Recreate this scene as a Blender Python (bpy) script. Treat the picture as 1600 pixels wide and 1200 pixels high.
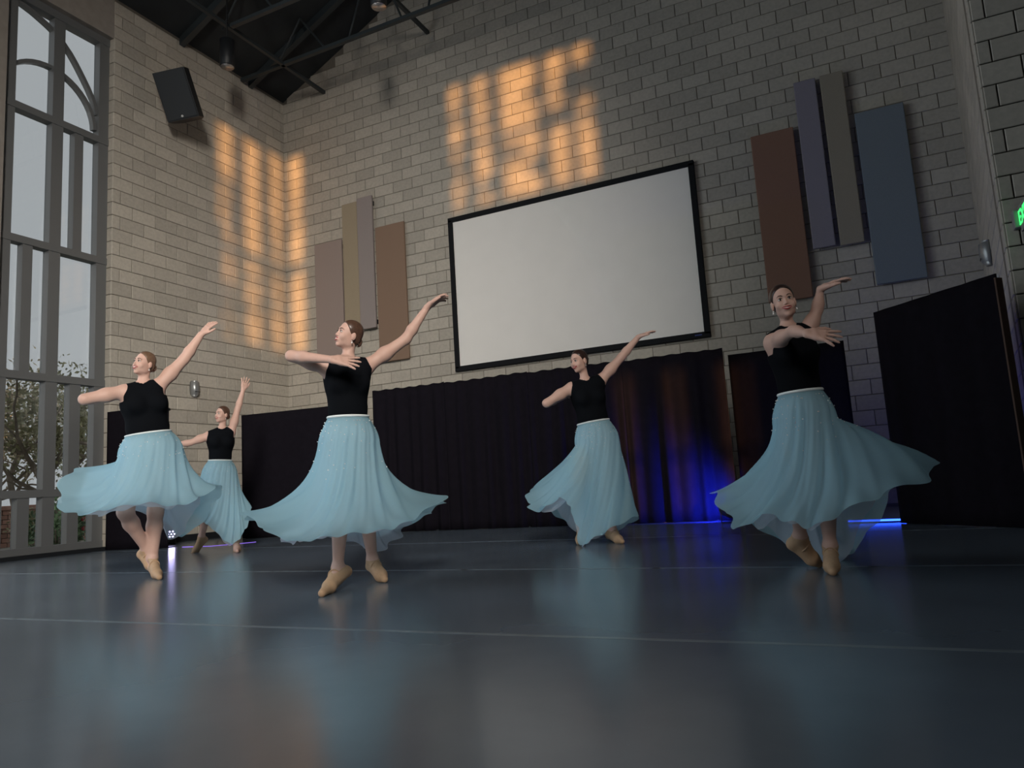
import bpy, bmesh, math, random
import numpy as np
from mathutils import Matrix, Vector, noise
random.seed(7); rng = np.random.default_rng(7)
PI = math.pi
for o in list(bpy.data.objects): bpy.data.objects.remove(o)
scn = bpy.context.scene
COL = scn.collection
# ------------------------------------------------------------------ camera
F = 1145.75; YAW, PITCH, ROLL = -0.4353, 0.1373, -0.0616
CAM = np.array([9.630, -10.675, 0.548])
def cam_rot(yaw, pitch, roll):
    f = np.array([math.sin(yaw)*math.cos(pitch), math.cos(yaw)*math.cos(pitch), math.sin(pitch)])
    r0 = np.array([math.cos(yaw), -math.sin(yaw), 0]); u0 = np.cross(r0, f)
    r = math.cos(roll)*r0 + math.sin(roll)*u0; u = -math.sin(roll)*r0 + math.cos(roll)*u0
    return np.array([r, -u, f])
RC = cam_rot(YAW, PITCH, ROLL)
def ray(x, y): return np.array([(x-800)/F, (y-600)/F, 1.0]) @ RC
def onz(x, y, z=0.0): d = ray(x, y); return CAM + d*(z-CAM[2])/d[2]
def project(P):
    d = RC @ (np.array(P, float)-CAM); return 800+F*d[0]/d[2], 600+F*d[1]/d[2], d[2]
cd = bpy.data.cameras.new('camera'); co = bpy.data.objects.new('camera', cd); COL.objects.link(co)
cd.sensor_width = 36; cd.lens = F/1600*36; cd.clip_end = 300
M = Matrix.Identity(4)
for i in range(3):
    M[i][0] = RC[0][i]; M[i][1] = -RC[1][i]; M[i][2] = -RC[2][i]; M[i][3] = CAM[i]
co.matrix_world = M; scn.camera = co
# ------------------------------------------------------------------ light
scn.view_settings.view_transform = 'Standard'; scn.view_settings.look = 'None'
scn.view_settings.exposure = 0.0; scn.view_settings.gamma = 1.0; scn.view_settings.use_curve_mapping = False
w = bpy.data.worlds.new('sky'); scn.world = w; w.use_nodes = True
bg = w.node_tree.nodes['Background']; bg.inputs[0].default_value = (0.97, 0.98, 1.0, 1); bg.inputs[1].default_value = 0.46
SUN_A = math.radians(38.5); SUN_E = math.radians(2.0)
def lamp(name, kind, loc, aim, energy, color, **kw):
    l = bpy.data.lights.new(name, kind); o = bpy.data.objects.new(name, l); COL.objects.link(o)
    l.energy = energy; l.color = color
    for k, v in kw.items(): setattr(l, k, v)
    o.location = loc
    o.rotation_euler = (Vector(aim)-Vector(loc)).to_track_quat('-Z', 'Y').to_euler()
    return o
sd = Vector((-math.sin(SUN_A)*math.cos(SUN_E), math.cos(SUN_A)*math.cos(SUN_E), -math.sin(SUN_E)))
lamp('sun_offscreen', 'SUN', Vector((20, -30, 12)), Vector((20, -30, 12))+sd, 6.0, (1, .47, .15), angle=math.radians(.75))
# daylight of the hall's windows behind and beside the camera: added warm lamp at the rear, tilted and narrowed to favour the left wall, cool sky at the left
lamp('window_rear_fill_offscreen', 'AREA', (12.4, -15.75, 6.0), (.4, -1.6, 1.6), 190, (1, .93, .85), shape='RECTANGLE', size=1.2, size_y=3.8, spread=math.radians(52))
for nm, y in (('near', -7.98), ('middle', -11.13), ('far', -14.28)):
    lamp('window_left_%s_offscreen' % nm, 'AREA', (.03, y, 3.8), (9, y, 3.8), 120, (.80, .91, 1), shape='RECTANGLE', size=1.5, size_y=7.4)
# ------------------------------------------------------------------ materials
def mat(name, col, rough=.6, metal=0.0, spec=.5, noise_amt=0.0, noise_scale=8.0, bump=0.0, emis=None, estr=0.0, rand=0.0):
    m = bpy.data.materials.new(name); m.use_nodes = True
    nt = m.node_tree; b = nt.nodes['Principled BSDF']
    b.inputs['Base Color'].default_value = (*col, 1); b.inputs['Roughness'].default_value = rough
    b.inputs['Metallic'].default_value = metal; b.inputs['Specular IOR Level'].default_value = spec
    if emis: b.inputs['Emission Color'].default_value = (*emis, 1); b.inputs['Emission Strength'].default_value = estr
    if noise_amt or bump or rand:
        tc = nt.nodes.new('ShaderNodeTexCoord'); nz = nt.nodes.new('ShaderNodeTexNoise')
        nz.inputs['Scale'].default_value = noise_scale; nz.inputs['Detail'].default_value = 6
        ge = nt.nodes.new('ShaderNodeNewGeometry')
        nt.links.new(ge.outputs['Position'], nz.inputs['Vector'])
        hs = nt.nodes.new('ShaderNodeHueSaturation'); hs.inputs['Color'].default_value = (*col, 1)
        mr = nt.nodes.new('ShaderNodeMapRange'); mr.inputs['From Min'].default_value = .25; mr.inputs['From Max'].default_value = .75
        mr.inputs['To Min'].default_value = 1-noise_amt; mr.inputs['To Max'].default_value = 1+noise_amt
        nt.links.new(nz.outputs['Fac'], mr.inputs['Value'])
        last = mr.outputs['Result']
        if rand:
            oi = nt.nodes.new('ShaderNodeObjectInfo')
            ad = nt.nodes.new('ShaderNodeMath'); ad.operation = 'ADD'
            nt.links.new(oi.outputs['Random'], ad.inputs[0]); nt.links.new(ge.outputs['Random Per Island'], ad.inputs[1])
            fr = nt.nodes.new('ShaderNodeMath'); fr.operation = 'FRACT'; nt.links.new(ad.outputs[0], fr.inputs[0])
            m2 = nt.nodes.new('ShaderNodeMapRange'); m2.inputs['To Min'].default_value = 1-rand; m2.inputs['To Max'].default_value = 1+rand
            nt.links.new(fr.outputs[0], m2.inputs['Value'])
            mu = nt.nodes.new('ShaderNodeMath'); mu.operation = 'MULTIPLY'
            nt.links.new(last, mu.inputs[0]); nt.links.new(m2.outputs['Result'], mu.inputs[1]); last = mu.outputs[0]
        nt.links.new(last, hs.inputs['Value']); nt.links.new(hs.outputs['Color'], b.inputs['Base Color'])
        if bump:
            bp = nt.nodes.new('ShaderNodeBump'); bp.inputs['Strength'].default_value = bump; bp.inputs['Distance'].default_value = .01
            nt.links.new(nz.outputs['Fac'], bp.inputs['Height']); nt.links.new(bp.outputs['Normal'], b.inputs['Normal'])
    return m
MT = {}
MT['block'] = mat('concrete_block', (.47, .435, .375), .9, spec=.2, noise_amt=.10, noise_scale=22, bump=.25, rand=.11)
MT['mortar'] = mat('mortar', (.20, .18, .15), .95, spec=.1, noise_amt=.1, noise_scale=30)
MT['ceiling'] = mat('dark_ceiling', (.042, .047, .050), .9, spec=.1, noise_amt=.2, noise_scale=2)
MT['steel'] = mat('dark_painted_steel', (.035, .045, .05), .6)
MT['plain_wall'] = mat('plain_wall', (.30, .27, .24), .9, noise_amt=.1)
MT['marley'] = mat('grey_blue_marley', (.125, .16, .20), .20, spec=.5, noise_amt=.16, noise_scale=1.6)
MT['tape'] = mat('floor_tape', (.19, .23, .26), .25, noise_amt=.2, noise_scale=6)
MT['mark'] = mat('black_tape', (.01, .01, .01), .5)
MT['subfloor'] = mat('subfloor', (.06, .07, .08), .6)
MT['frame'] = mat('grey_aluminium', (.18, .187, .19), .42, metal=.25, spec=.5)
MT['screen'] = mat('screen_fabric', (.90, .88, .84), .85, spec=.15, noise_amt=.015, noise_scale=3)
MT['black_velvet'] = mat('black_velvet_frame', (.010, .011, .013), .8, spec=.2)
MT['drape'] = mat('black_drape', (.0095, .008, .0115), .95, spec=.06, noise_amt=.15, noise_scale=14)
MT['pipe'] = mat('aluminium_pipe', (.4, .4, .42), .35, metal=.9)
MT['black_plastic'] = mat('black_plastic', (.012, .014, .017), .5)
MT['grille'] = mat('speaker_grille', (.018, .022, .026), .7)
MT['lightgrey'] = mat('light_grey_paint', (.5, .5, .48), .5)
MT['sconce'] = mat('sconce_metal', (.30, .31, .31), .35, metal=.5)
for k, c in dict(fab_mauve=(.34, .275, .25), fab_tan=(.36, .30, .215), fab_lilac=(.315, .275, .265), fab_brown=(.27, .185, .135),
                 fab_red=(.27, .155, .115), fab_purple=(.27, .25, .30), fab_taupe=(.32, .285, .23), fab_navy=(.20, .235, .27)).items():
    MT[k] = mat(k, c, .95, spec=.08, noise_amt=.07, noise_scale=120, bump=.1)
MT['exit_green'] = mat('exit_green', (.04, .4, .10), .5, emis=(.05, 1, .18), estr=1.6)
MT['exit_box'] = mat('exit_housing', (.25, .25, .25), .5)
MT['lamp_glass'] = mat('pendant_reflector', (.5, .45, .42), .25, metal=.7)
MT['led_white'] = mat('led_lens', (.8, .85, 1), .3, emis=(.65, .62, 1), estr=7)
MT['led_blue'] = mat('led_blue', (.05, .1, 1), .3, emis=(.02, .08, 1), estr=7)
MT['led_purple'] = mat('led_purple', (.3, .2, .9), .3, emis=(.35, .2, 1), estr=.9)
MT['skin'] = mat('skin', (.62, .395, .32), .5, spec=.35, noise_amt=.03, noise_scale=25)
MT['leotard'] = mat('black_leotard', (.005, .006, .008), .9, spec=.06)
MT['shoe'] = mat('tan_canvas_shoe', (.50, .32, .19), .7, noise_amt=.06, noise_scale=60)
MT['hair_brown'] = mat('brown_hair', (.085, .045, .03), .35, spec=.5, noise_amt=.3, noise_scale=60)
MT['hair_dark'] = mat('dark_brown_hair', (.03, .016, .013), .32, spec=.5, noise_amt=.3, noise_scale=60)
MT['hair_fair'] = mat('light_brown_hair', (.16, .095, .06), .35, spec=.5, noise_amt=.3, noise_scale=60)
MT['lip'] = mat('red_lipstick', (.36, .035, .045), .35)
MT['teeth'] = mat('teeth', (.8, .76, .70), .3)
MT['mouth'] = mat('open_mouth', (.06, .01, .012), .6)
MT['brow'] = mat('eyebrow', (.07, .035, .025), .7)
MT['eyewhite'] = mat('eye_white', (.62, .58, .55), .2)
MT['iris'] = mat('dark_iris', (.02, .012, .01), .12)
MT['gem'] = mat('rhinestone', (.95, .95, .93), .12, spec=1.0)
MT['pearl'] = mat('pearl', (.85, .82, .72), .2)
MT['band'] = mat('white_waistband', (.78, .84, .86), .7)
MT['bark'] = mat('bark', (.22, .18, .14), .9, noise_amt=.3)
MT['ground'] = mat('outside_ground', (.42, .40, .35), .95, noise_amt=.3, noise_scale=1.5)
MT['brick'] = mat('garden_brick', (.45, .25, .19), .9, noise_amt=.15, noise_scale=12, rand=.15)
MT['flower'] = mat('red_flower', (.5, .04, .06), .7)
def leafmat(name, col):
    m = mat(name, col, .7, noise_amt=.25, noise_scale=9, rand=.35); return m
MT['leaf_olive'] = leafmat('olive_leaf', (.30, .29, .16)); MT['leaf_green'] = leafmat('green_leaf', (.14, .22, .11)); MT['leaf_tan'] = leafmat('autumn_leaf', (.50, .42, .28))
def glass():
    m = bpy.data.materials.new('window_glass'); m.use_nodes = True; nt = m.node_tree; nt.nodes.clear()
    o = nt.nodes.new('ShaderNodeOutputMaterial'); t = nt.nodes.new('ShaderNodeBsdfTransparent'); g = nt.nodes.new('ShaderNodeBsdfGlossy'); x = nt.nodes.new('ShaderNodeMixShader')
    t.inputs[0].default_value = (.92, .95, .96, 1); g.inputs['Roughness'].default_value = .03; x.inputs[0].default_value = .06
    nt.links.new(t.outputs[0], x.inputs[1]); nt.links.new(g.outputs[0], x.inputs[2]); nt.links.new(x.outputs[0], o.inputs[0]); return m
MT['glass'] = glass()
def chiffon(name, col, alpha):
    m = bpy.data.materials.new(name); m.use_nodes = True; nt = m.node_tree; nt.nodes.clear()
    o = nt.nodes.new('ShaderNodeOutputMaterial'); d = nt.nodes.new('ShaderNodeBsdfDiffuse'); t = nt.nodes.new('ShaderNodeBsdfTranslucent'); p = nt.nodes.new('ShaderNodeBsdfTransparent')
    x = nt.nodes.new('ShaderNodeMixShader'); y = nt.nodes.new('ShaderNodeMixShader'); s = nt.nodes.new('ShaderNodeBsdfSheen') if hasattr(bpy.types, 'ShaderNodeBsdfSheen') else None
    d.inputs[0].default_value = (*col, 1); t.inputs[0].default_value = (*col, 1); p.inputs[0].default_value = (.9, .96, 1, 1)
    x.inputs[0].default_value = .55; y.inputs[0].default_value = alpha
    nt.links.new(d.outputs[0], x.inputs[1]); nt.links.new(t.outputs[0], x.inputs[2])
    nt.links.new(p.outputs[0], y.inputs[1]); nt.links.new(x.outputs[0], y.inputs[2]); nt.links.new(y.outputs[0], o.inputs[0]); return m
MT['chiffon'] = chiffon('pale_blue_chiffon', (.52, .83, .95), .77)
MT['lining'] = chiffon('white_chiffon_lining', (.86, .88, .97), .60)
# ------------------------------------------------------------------ helpers
def link(o, parent=None):
    COL.objects.link(o)
    if parent is not None: o.parent = parent
    return o
def mesh_obj(name, verts, faces, m, parent=None, smooth=False, loc=None):
    me = bpy.data.meshes.new(name); me.from_pydata([tuple(map(float, v)) for v in verts], [], [tuple(map(int, f)) for f in faces]); me.update()
    if smooth: me.polygons.foreach_set('use_smooth', [True]*len(me.polygons))
    if isinstance(m, str): m = MT[m]
    if m: me.materials.append(m)
    o = bpy.data.objects.new(name, me); link(o, parent)
    if loc is not None: o.location = loc
    return o
def tag(o, label=None, cat=None, group=None, kind=None):
    if label: o['label'] = label
    if cat: o['category'] = cat
    if group: o['group'] = group
    if kind: o['kind'] = kind
    return o
def empty(name, loc=(0, 0, 0), rz=0.0):
    o = bpy.data.objects.new(name, None); o.empty_display_size = .1; COL.objects.link(o); o.location = tuple(loc); o.rotation_euler = (0, 0, rz); return o
class MB:
    def __init__(s): s.v = []; s.f = []
    def add(s, v, f):
        n = len(s.v); s.v += [tuple(x) for x in v]; s.f += [tuple(i+n for i in q) for q in f]; return s
    def box(s, lo, hi):
        x0, y0, z0 = lo; x1, y1, z1 = hi
        return s.add([(x0,y0,z0),(x1,y0,z0),(x1,y1,z0),(x0,y1,z0),(x0,y0,z1),(x1,y0,z1),(x1,y1,z1),(x0,y1,z1)],
                     [(0,3,2,1),(4,5,6,7),(0,1,5,4),(1,2,6,5),(2,3,7,6),(3,0,4,7)])
    def bbox(s, lo, hi, b=.01):
        # box with chamfered edges (three crossed slabs hull) via bmesh
        bm = bmesh.new(); bmesh.ops.create_cube(bm, size=1)
        for v in bm.verts: v.co = Vector([(lo[i]+hi[i])/2+(v.co[i])*(hi[i]-lo[i]) for i in range(3)])
        bmesh.ops.bevel(bm, geom=bm.edges[:], offset=b, segments=2, affect='EDGES', profile=.5)
        bm.verts.index_update(); s.add([v.co[:] for v in bm.verts], [[v.index for v in f.verts] for f in bm.faces]); bm.free(); return s
    def tube(s, pts, rad, n=8, caps=True):
        pts = [np.array(p, float) for p in pts]; rings = []
        rads = rad if isinstance(rad, (list, tuple)) else [rad]*len(pts)
        prev = None
        for i, p in enumerate(pts):
            t = pts[min(i+1, len(pts)-1)]-pts[max(i-1, 0)]; t = t/(np.linalg.norm(t)+1e-9)
            if prev is None:
                a = np.array([0, 0, 1.]) if abs(t[2]) < .9 else np.array([1., 0, 0]); u = np.cross(t, a)
            else: u = prev-t*(prev@t)
            u /= np.linalg.norm(u)+1e-9; prev = u; vv = np.cross(t, u)
            rings.append([p+rads[i]*(u*math.cos(k*2*PI/n)+vv*math.sin(k*2*PI/n)) for k in range(n)])
        V = [q for r in rings for q in r]; Fc = []
        for i in range(len(pts)-1):
            for k in range(n): Fc.append((i*n+k, i*n+(k+1) % n, (i+1)*n+(k+1) % n, (i+1)*n+k))
        if caps: Fc.append(tuple(range(n))[::-1]); Fc.append(tuple((len(pts)-1)*n+k for k in range(n)))
        return s.add(V, Fc)
    def sphere(s, c, r, n=8, m=6):
        r = (r, r, r) if not hasattr(r, '__len__') else r
        V = [(c[0], c[1], c[2]+r[2])]; Fc = []
        for i in range(1, m):
            for k in range(n):
                a = PI*i/m; b = 2*PI*k/n; V.append((c[0]+r[0]*math.sin(a)*math.cos(b), c[1]+r[1]*math.sin(a)*math.sin(b), c[2]+r[2]*math.cos(a)))
        V.append((c[0], c[1], c[2]-r[2])); L = len(V)-1
        for k in range(n):
            Fc.append((0, 1+k, 1+(k+1) % n)); Fc.append((L, 1+(m-2)*n+(k+1) % n, 1+(m-2)*n+k))
            for i in range(m-2): Fc.append((1+i*n+k, 1+(i+1)*n+k, 1+(i+1)*n+(k+1) % n, 1+i*n+(k+1) % n))
        return s.add(V, Fc)
    def lathe(s, c, prof, n=20):
        V = []; Fc = []
        for r, z in prof:
            for k in range(n): V.append((c[0]+r*math.cos(2*PI*k/n), c[1]+r*math.sin(2*PI*k/n), c[2]+z))
        for i in range(len(prof)-1):
            for k in range(n): Fc.append((i*n+k, i*n+(k+1) % n, (i+1)*n+(k+1) % n, (i+1)*n+k))
        Fc.append(tuple(range(n))[::-1]); Fc.append(tuple((len(prof)-1)*n+k for k in range(n)))
        return s.add(V, Fc)
    def build(s, name, m, parent=None, smooth=False, loc=None): return mesh_obj(name, s.v, s.f, m, parent, smooth, loc)
# ------------------------------------------------------------------ walls of concrete block
BW, BH, ZW = .4064, .2032, 7.5365
JOINT, PROUD = .0095, .012
_bm = {}
def block_mesh(wd):
    k = round(wd, 3)
    if k not in _bm:
        hw, hh, b = (wd-JOINT)/2, (BH-JOINT)/2, .006
        V = [(-hw,0,-hh),(hw,0,-hh),(hw,0,hh),(-hw,0,hh),(-hw,-PROUD+b,-hh),(hw,-PROUD+b,-hh),(hw,-PROUD+b,hh),(-hw,-PROUD+b,hh),
             (-hw+b,-PROUD,-hh+b),(hw-b,-PROUD,-hh+b),(hw-b,-PROUD,hh-b),(-hw+b,-PROUD,hh-b)]
        Fc = [(0,1,5,4),(1,2,6,5),(2,3,7,6),(3,0,4,7),(4,5,9,8),(5,6,10,9),(6,7,11,10),(7,4,8,11),(8,9,10,11)]
        me = bpy.data.meshes.new('block'); me.from_pydata(V, [], Fc); me.update(); me.materials.append(MT['block']); _bm[k] = me
    return _bm[k]
def lay_blocks(wall, origin, ux, normal, length, zmax_fn, zmin, joint_odd, hidden, limit=300, zstart=ZW):
    """rows of blocks along ux from origin; joints of odd courses at joint_odd*BW, even ones half a block on"""
    origin = np.array(origin, float); ux = np.array(ux, float); normal = np.array(normal, float)
    rz = math.atan2(ux[1], ux[0]); cells = []
    for r in range(-22, 38):
        zb = zstart-r*BH; zc = zb+BH/2
        if zb < zmin-.12 or zb < -.01: continue
        off = (joint_odd if r % 2 else joint_odd+.5) % 1.0
        xs = [0.0]+[(off+n)*BW for n in range(0, int(length/BW)+2) if .04 < (off+n)*BW < length-.04]+[length]
        for a, b in zip(xs[:-1], xs[1:]):
            c = (a+b)/2
            if zc+BH/2 > zmax_fn(c)+.02: continue
            P = origin+ux*c; P = np.array([P[0], P[1], zc]); px, py, dp = project(P)
            vis = dp > .3 and -20 < px < 1620 and -20 < py < 1220 and not hidden(c, zc)
            cells.append((-(1/dp**2 if vis else 1e-6)*(b-a)*abs(normal @ (P-CAM))/max(dp, .3), P, b-a, vis))
    cells.sort(key=lambda t: t[0])
    rest = MB()
    for i, (k, P, wd, vis) in enumerate(cells):
        me = block_mesh(wd)
        if i < limit and vis:
            o = bpy.data.objects.new('block', me); link(o, wall); o.location = P-np.array(wall.location); o.rotation_euler = (0, 0, rz)
        else:
            ca, sa = math.cos(rz), math.sin(rz); o_ = P-np.array(wall.location)
            rest.add([(v.co.x*ca-v.co.y*sa+o_[0], v.co.x*sa+v.co.y*ca+o_[1], v.co.z+o_[2]) for v in me.vertices], [tuple(p.vertices) for p in me.polygons])
    if rest.v: tag(rest.build('block_field', 'block', wall), kind='stuff')
XR = 11.295                                     # back wall ends here
RIDGE_X, EAVE, SLOPE = XR/2, 8.40, .47
def roof_z(x): return EAVE+SLOPE*(RIDGE_X-abs(x-RIDGE_X))
# back wall slab with the gable top
def prism(poly, y0, y1):
    n = len(poly); V = [(x, y0, z) for x, z in poly]+[(x, y1, z) for x, z in poly]
    return V, [tuple(range(n)), tuple(range(2*n-1, n-1, -1))]+[(i, n+i, n+(i+1) % n, (i+1) % n) for i in range(n)]
V, Fc = prism([(-.4, -.05), (XR+.4, -.05), (XR+.4, roof_z(XR)), (RIDGE_X, roof_z(RIDGE_X)), (-.4, EAVE-.1)], 0, .3)
wb = tag(mesh_obj('wall_back', V, Fc, 'mortar'), kind='structure', label='tall back wall of tan concrete blocks under the gable')
RECTS = [(3.68, 7.87, 2.5, 5.15), (.8, 1.4, 2.8, 5.2), (1.46, 2.12, 3.5, 5.85), (2.18, 2.77, 2.85, 5.3), (8.72, 9.28, 2.85, 5.25), (9.38, 9.98, 3.5, 5.85), (10.1, 10.65, 2.85, 5.25)]
lay_blocks(wb, (0, 0, 0), (1, 0, 0), (0, -1, 0), XR, roof_z, 0, .75, lambda x, z: z < 2.0 or any(a < x < b and c < z < d for a, b, c, d in RECTS))
# left wall: solid part from the corner to the window recess, wall above and beyond
YC = -3.683
mb = MB().box((-.3, YC+.012, -.05), (0, .3, EAVE))
wl = tag(mb.build('wall_left', 'mortar'), kind='structure', label='tan concrete block wall between the corner and the tall window')
lay_blocks(wl, (0, YC, 0), (0, 1, 0), (1, 0, 0), -YC, lambda x: EAVE, 0, (9.063-8.23) % 1, lambda x, z: z < 1.0)
jamb = MB()
for r in range(-5, 38):                          # returns of the blocks into the window recess
    z0 = ZW-r*BH
    if z0 < -.05 or z0+BH > EAVE: continue
    jamb.bbox((-.2, YC-.0, z0+JOINT/2), (-.002, YC+.03, z0+BH-JOINT/2), .006)
tag(jamb.build('block_return', 'block', wl), kind='stuff')
WY0, WY1, WX = -5.22, YC, -.2
# wall beyond the first window, with further windows towards the rear of the hall
wl2 = MB()
wl2.box((-.3, WY0, 7.72), (0, YC, EAVE+.02))
ylist = [(-7.2, WY0)]
yy = -7.2
while yy > -15.5:
    wl2.box((-.3, yy-1.55, 7.72), (0, yy, EAVE+.02)); ylist.append((yy-1.55-1.6, yy-1.55)); yy -= 3.15
for a, b in ylist: wl2.box((-.3, max(a, -16.2), -.05), (0, b, EAVE+.02))
tag(wl2.build('wall_left_far', 'plain_wall'), kind='structure', label='wall piers between the tall side windows')
# right side: return wall and the pier face
PX, PY = 10.925, -3.55
ret_len = math.hypot(XR-PX, PY); rdir = np.array([(PX-XR)/ret_len, PY/ret_len, 0]); rnorm = np.array([rdir[1], -rdir[0], 0])
if rnorm[0] > 0: rnorm = -rnorm
V = [(XR, 0, -.05), (PX, PY, -.05), (PX+.6, PY, -.05), (XR+.6, .3, -.05)]
V = V+[(x, y, 9.0) for x, y, z in V]
wr = tag(mesh_obj('wall_right', V, [(0,1,2,3),(7,6,5,4),(0,4,5,1),(1,5,6,2),(2,6,7,3),(3,7,4,0)], 'mortar'), kind='structure', label='dark concrete block return wall beside the stage')
lay_blocks(wr, (XR, 0, 0), rdir, rnorm, ret_len, lambda x: 8.9, 0, .5, lambda x, z: z < 2.0)
wp = tag(MB().box((PX+.012, PY, -.05), (21, PY+.3, 9.0)).build('wall_pier', 'mortar'), kind='structure', label='concrete block pier face beside the exit sign')
lay_blocks(wp, (PX, PY, 0), (1, 0, 0), (0, -1, 0), 3.0, lambda x: 9.0, 0, .75-.0, lambda x, z: False, limit=120)
# rear of the hall with the tall windows the low sun comes through
YR = -16.0; tA = math.tan(SUN_A); drop = math.tan(SUN_E)/math.cos(SUN_A)
def src(x, y, z, Y=YR): return x+(y-Y)*tA, z+(y-Y)*drop
xa, za = src(0, -1.63, 7.26); xb, _ = src(.66, 0, 7.28); xc, zc = src(3.79, 0, 7.58); xd, _ = src(6.6, 0, 7.6)
wz0 = 4.0
WIN = [(xa, xb, wz0, za), (xc, xd, 6.0, zc), (src(7.0, -1.9, 0)[0], src(8.9, -1.9, 0)[0], .75, 2.45)]
rw = MB(); xcuts = [-.3]
WIN.sort(); last = -.3
for a, b, z0, z1 in WIN:
    pass
# build the wall as vertical strips around the openings
edges = sorted({-.3, 21.3, *[v for a, b, _, _ in WIN for v in (a, b)]})
for a, b in zip(edges[:-1], edges[1:]):
    ops = sorted([(z0, z1) for p, q, z0, z1 in WIN if p <= a+1e-6 and q >= b-1e-6]); z = -.05
    for z0, z1 in ops: rw.box((a, YR-.3, z), (b, YR, z0)); z = z1
    rw.box((a, YR-.3, z), (b, YR, 11.4))
tag(rw.build('wall_rear', 'plain_wall'), kind='structure', label='rear wall of the hall with tall windows')
mu = MB()
for x, y in ((0, -1.22), (0, -1.02), (0, -.59), (0, -.33)): pass
def mull(x0, x1, z0, z1): mu.box((x0, YR-.12, z0), (x1, YR-.02, z1))
L = lambda t: src(0, -t, 0)[0]; Bk = lambda x: src(x, 0, 0)[0]
mull(L(1.22), L(1.0), wz0, za); mull(L(.58), L(.34), wz0, za); mull(Bk(-.02), Bk(.16), wz0, za)
mull(xa, xb, src(0, -1, 4.9)[1], src(0, -1, 5.05)[1])
for a, b in ((4.08, 4.26), (4.62, 4.80), (5.50, 5.66), (6.02, 6.14)): mull(Bk(a), Bk(b), 6.0, zc)
mull(xc, xd, src(0, 0, 6.36)[1], src(0, 0, 6.46)[1])
c9 = lambda x: src(x, -1.9, 0)[0]
for a, b in ((7.26, 7.62), (7.86, 8.25), (8.55, 8.62)): mull(c9(a), c9(b), .75, 2.45)
mull(c9(7.0), c9(8.9), 1.36, 1.46)
tag(mu.build('window_2', 'frame'), kind='structure', label='mullions of the rear windows')
LEAF_SHADE = [(6.15, 6.95, .36), (5.75, 6.45, .24), (4.15, 6.55, .13), (3.95, 6.15, .12), (5.0, 6.0, .16), (6.45, 6.25, .18), (5.35, 7.0, .10), (4.5, 6.75, .10), (5.4, 5.75, .2), (4.5, 5.6, .2)]  # leaf clumps added on the sun's path to dapple the back wall
# branches outside that dapple the sun
tb = MB()
def branch(p, d, r, depth):
    p = np.array(p, float); d = np.array(d, float); pts = [p]; q = p.copy()
    for i in range(4): d = d+rng.normal(0, .18, 3); d /= np.linalg.norm(d); q = q+d*.28*(1+depth*.35); pts.append(q.copy())
    tb.tube(pts, [r*(1-.13*i) for i in range(5)], 5)
    if depth > 0:
        for k in range(3): branch(pts[rng.integers(1, 5)], d+rng.normal(0, .55, 3), r*.55, depth-1)
    return pts
leaf_q = []
for bx, lb in ((14.4, 'bare branched tree outside the narrow rear window'), (18.9, 'bare branched tree outside the wide rear window')):
    tb = MB(); tp = branch((0, 0, 0), (0, 0, 1), .16, 0); tb = MB()
    tb.tube([(0, 0, 0), (.1, -.1, 2.2), (0, -.2, 4.6), (.1, -.2, 6.2)], [.2, .17, .13, .07], 8)
    for k in range(9): branch((.05, -.2, 3.2+.36*k), (math.cos(k*2.4), -.25*abs(math.sin(k)), .8), .07, 2)
    bt = empty('bare_tree', (bx, YR-3.6, -.12)); tag(bt, lb, 'tree'); tb.build('branches', 'bark', bt)
    if bx > 16:
        for cx_, cz_, cr_ in LEAF_SHADE:
            X_, Z_ = src(cx_, 0, cz_, YR-3.6); leaf_q.append((bt, (X_-bx, 0, Z_+.12), cr_))
tag(MB().box((21, YR, -.05), (21.3, PY+.3, 9.0)).build('wall_right_far', 'plain_wall'), kind='structure', label='far side wall of the hall')
# ceiling: two pitched decks, flat deck over the side bay, beams
cl = MB()
def deck(xs, zs):
    V = [(xs[0], YR-.2, zs[0]), (xs[1], YR-.2, zs[1]), (xs[1], .3, zs[1]), (xs[0], .3, zs[0])]; V += [(x, y, z+.12) for x, y, z in V]
    cl.add(V, [(0,1,2,3),(7,6,5,4),(0,4,5,1),(1,5,6,2),(2,6,7,3),(3,7,4,0)])
deck((-.4, RIDGE_X), (EAVE-.4*SLOPE, roof_z(RIDGE_X))); deck((RIDGE_X, XR+.0), (roof_z(RIDGE_X), roof_z(XR)))
cl.box((XR, YR-.2, 9.0), (21.3, .3, 9.15)); cl.box((XR-.02, YR, EAVE-.1), (XR+.1, PY, 9.05))
ce = tag(cl.build('ceiling', 'ceiling'), kind='structure', label='dark pitched ceiling with steel beams')
def beam(p, q, r=.035, n=6): return MB().tube([p, q], r, n).build('beam', 'steel', ce)
MB().box((.05, -1.17, 8.27), (9.2, -1.10, 8.33)).build('beam', 'steel', ce)
MB().box((1.1, -2.43, 8.27), (9.2, -2.36, 8.33)).build('beam', 'steel', ce)
MB().box((1.02, -15.9, 8.27), (1.08, -.02, 8.33)).build('beam', 'steel', ce)
MB().box((3.4, -15.9, 8.72), (3.46, -.02, 8.78)).build('beam', 'steel', ce)
for k in range(7):
    y = -1.13 if k < 4 else -2.4; x = .9+(k % 4)*1.6
    beam((x, y, 8.3), (x+.55, y, roof_z(x+.55)-.02), .018); beam((x+.55, y, roof_z(x+.55)-.02), (x+1.1, y, 8.3), .018)
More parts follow.
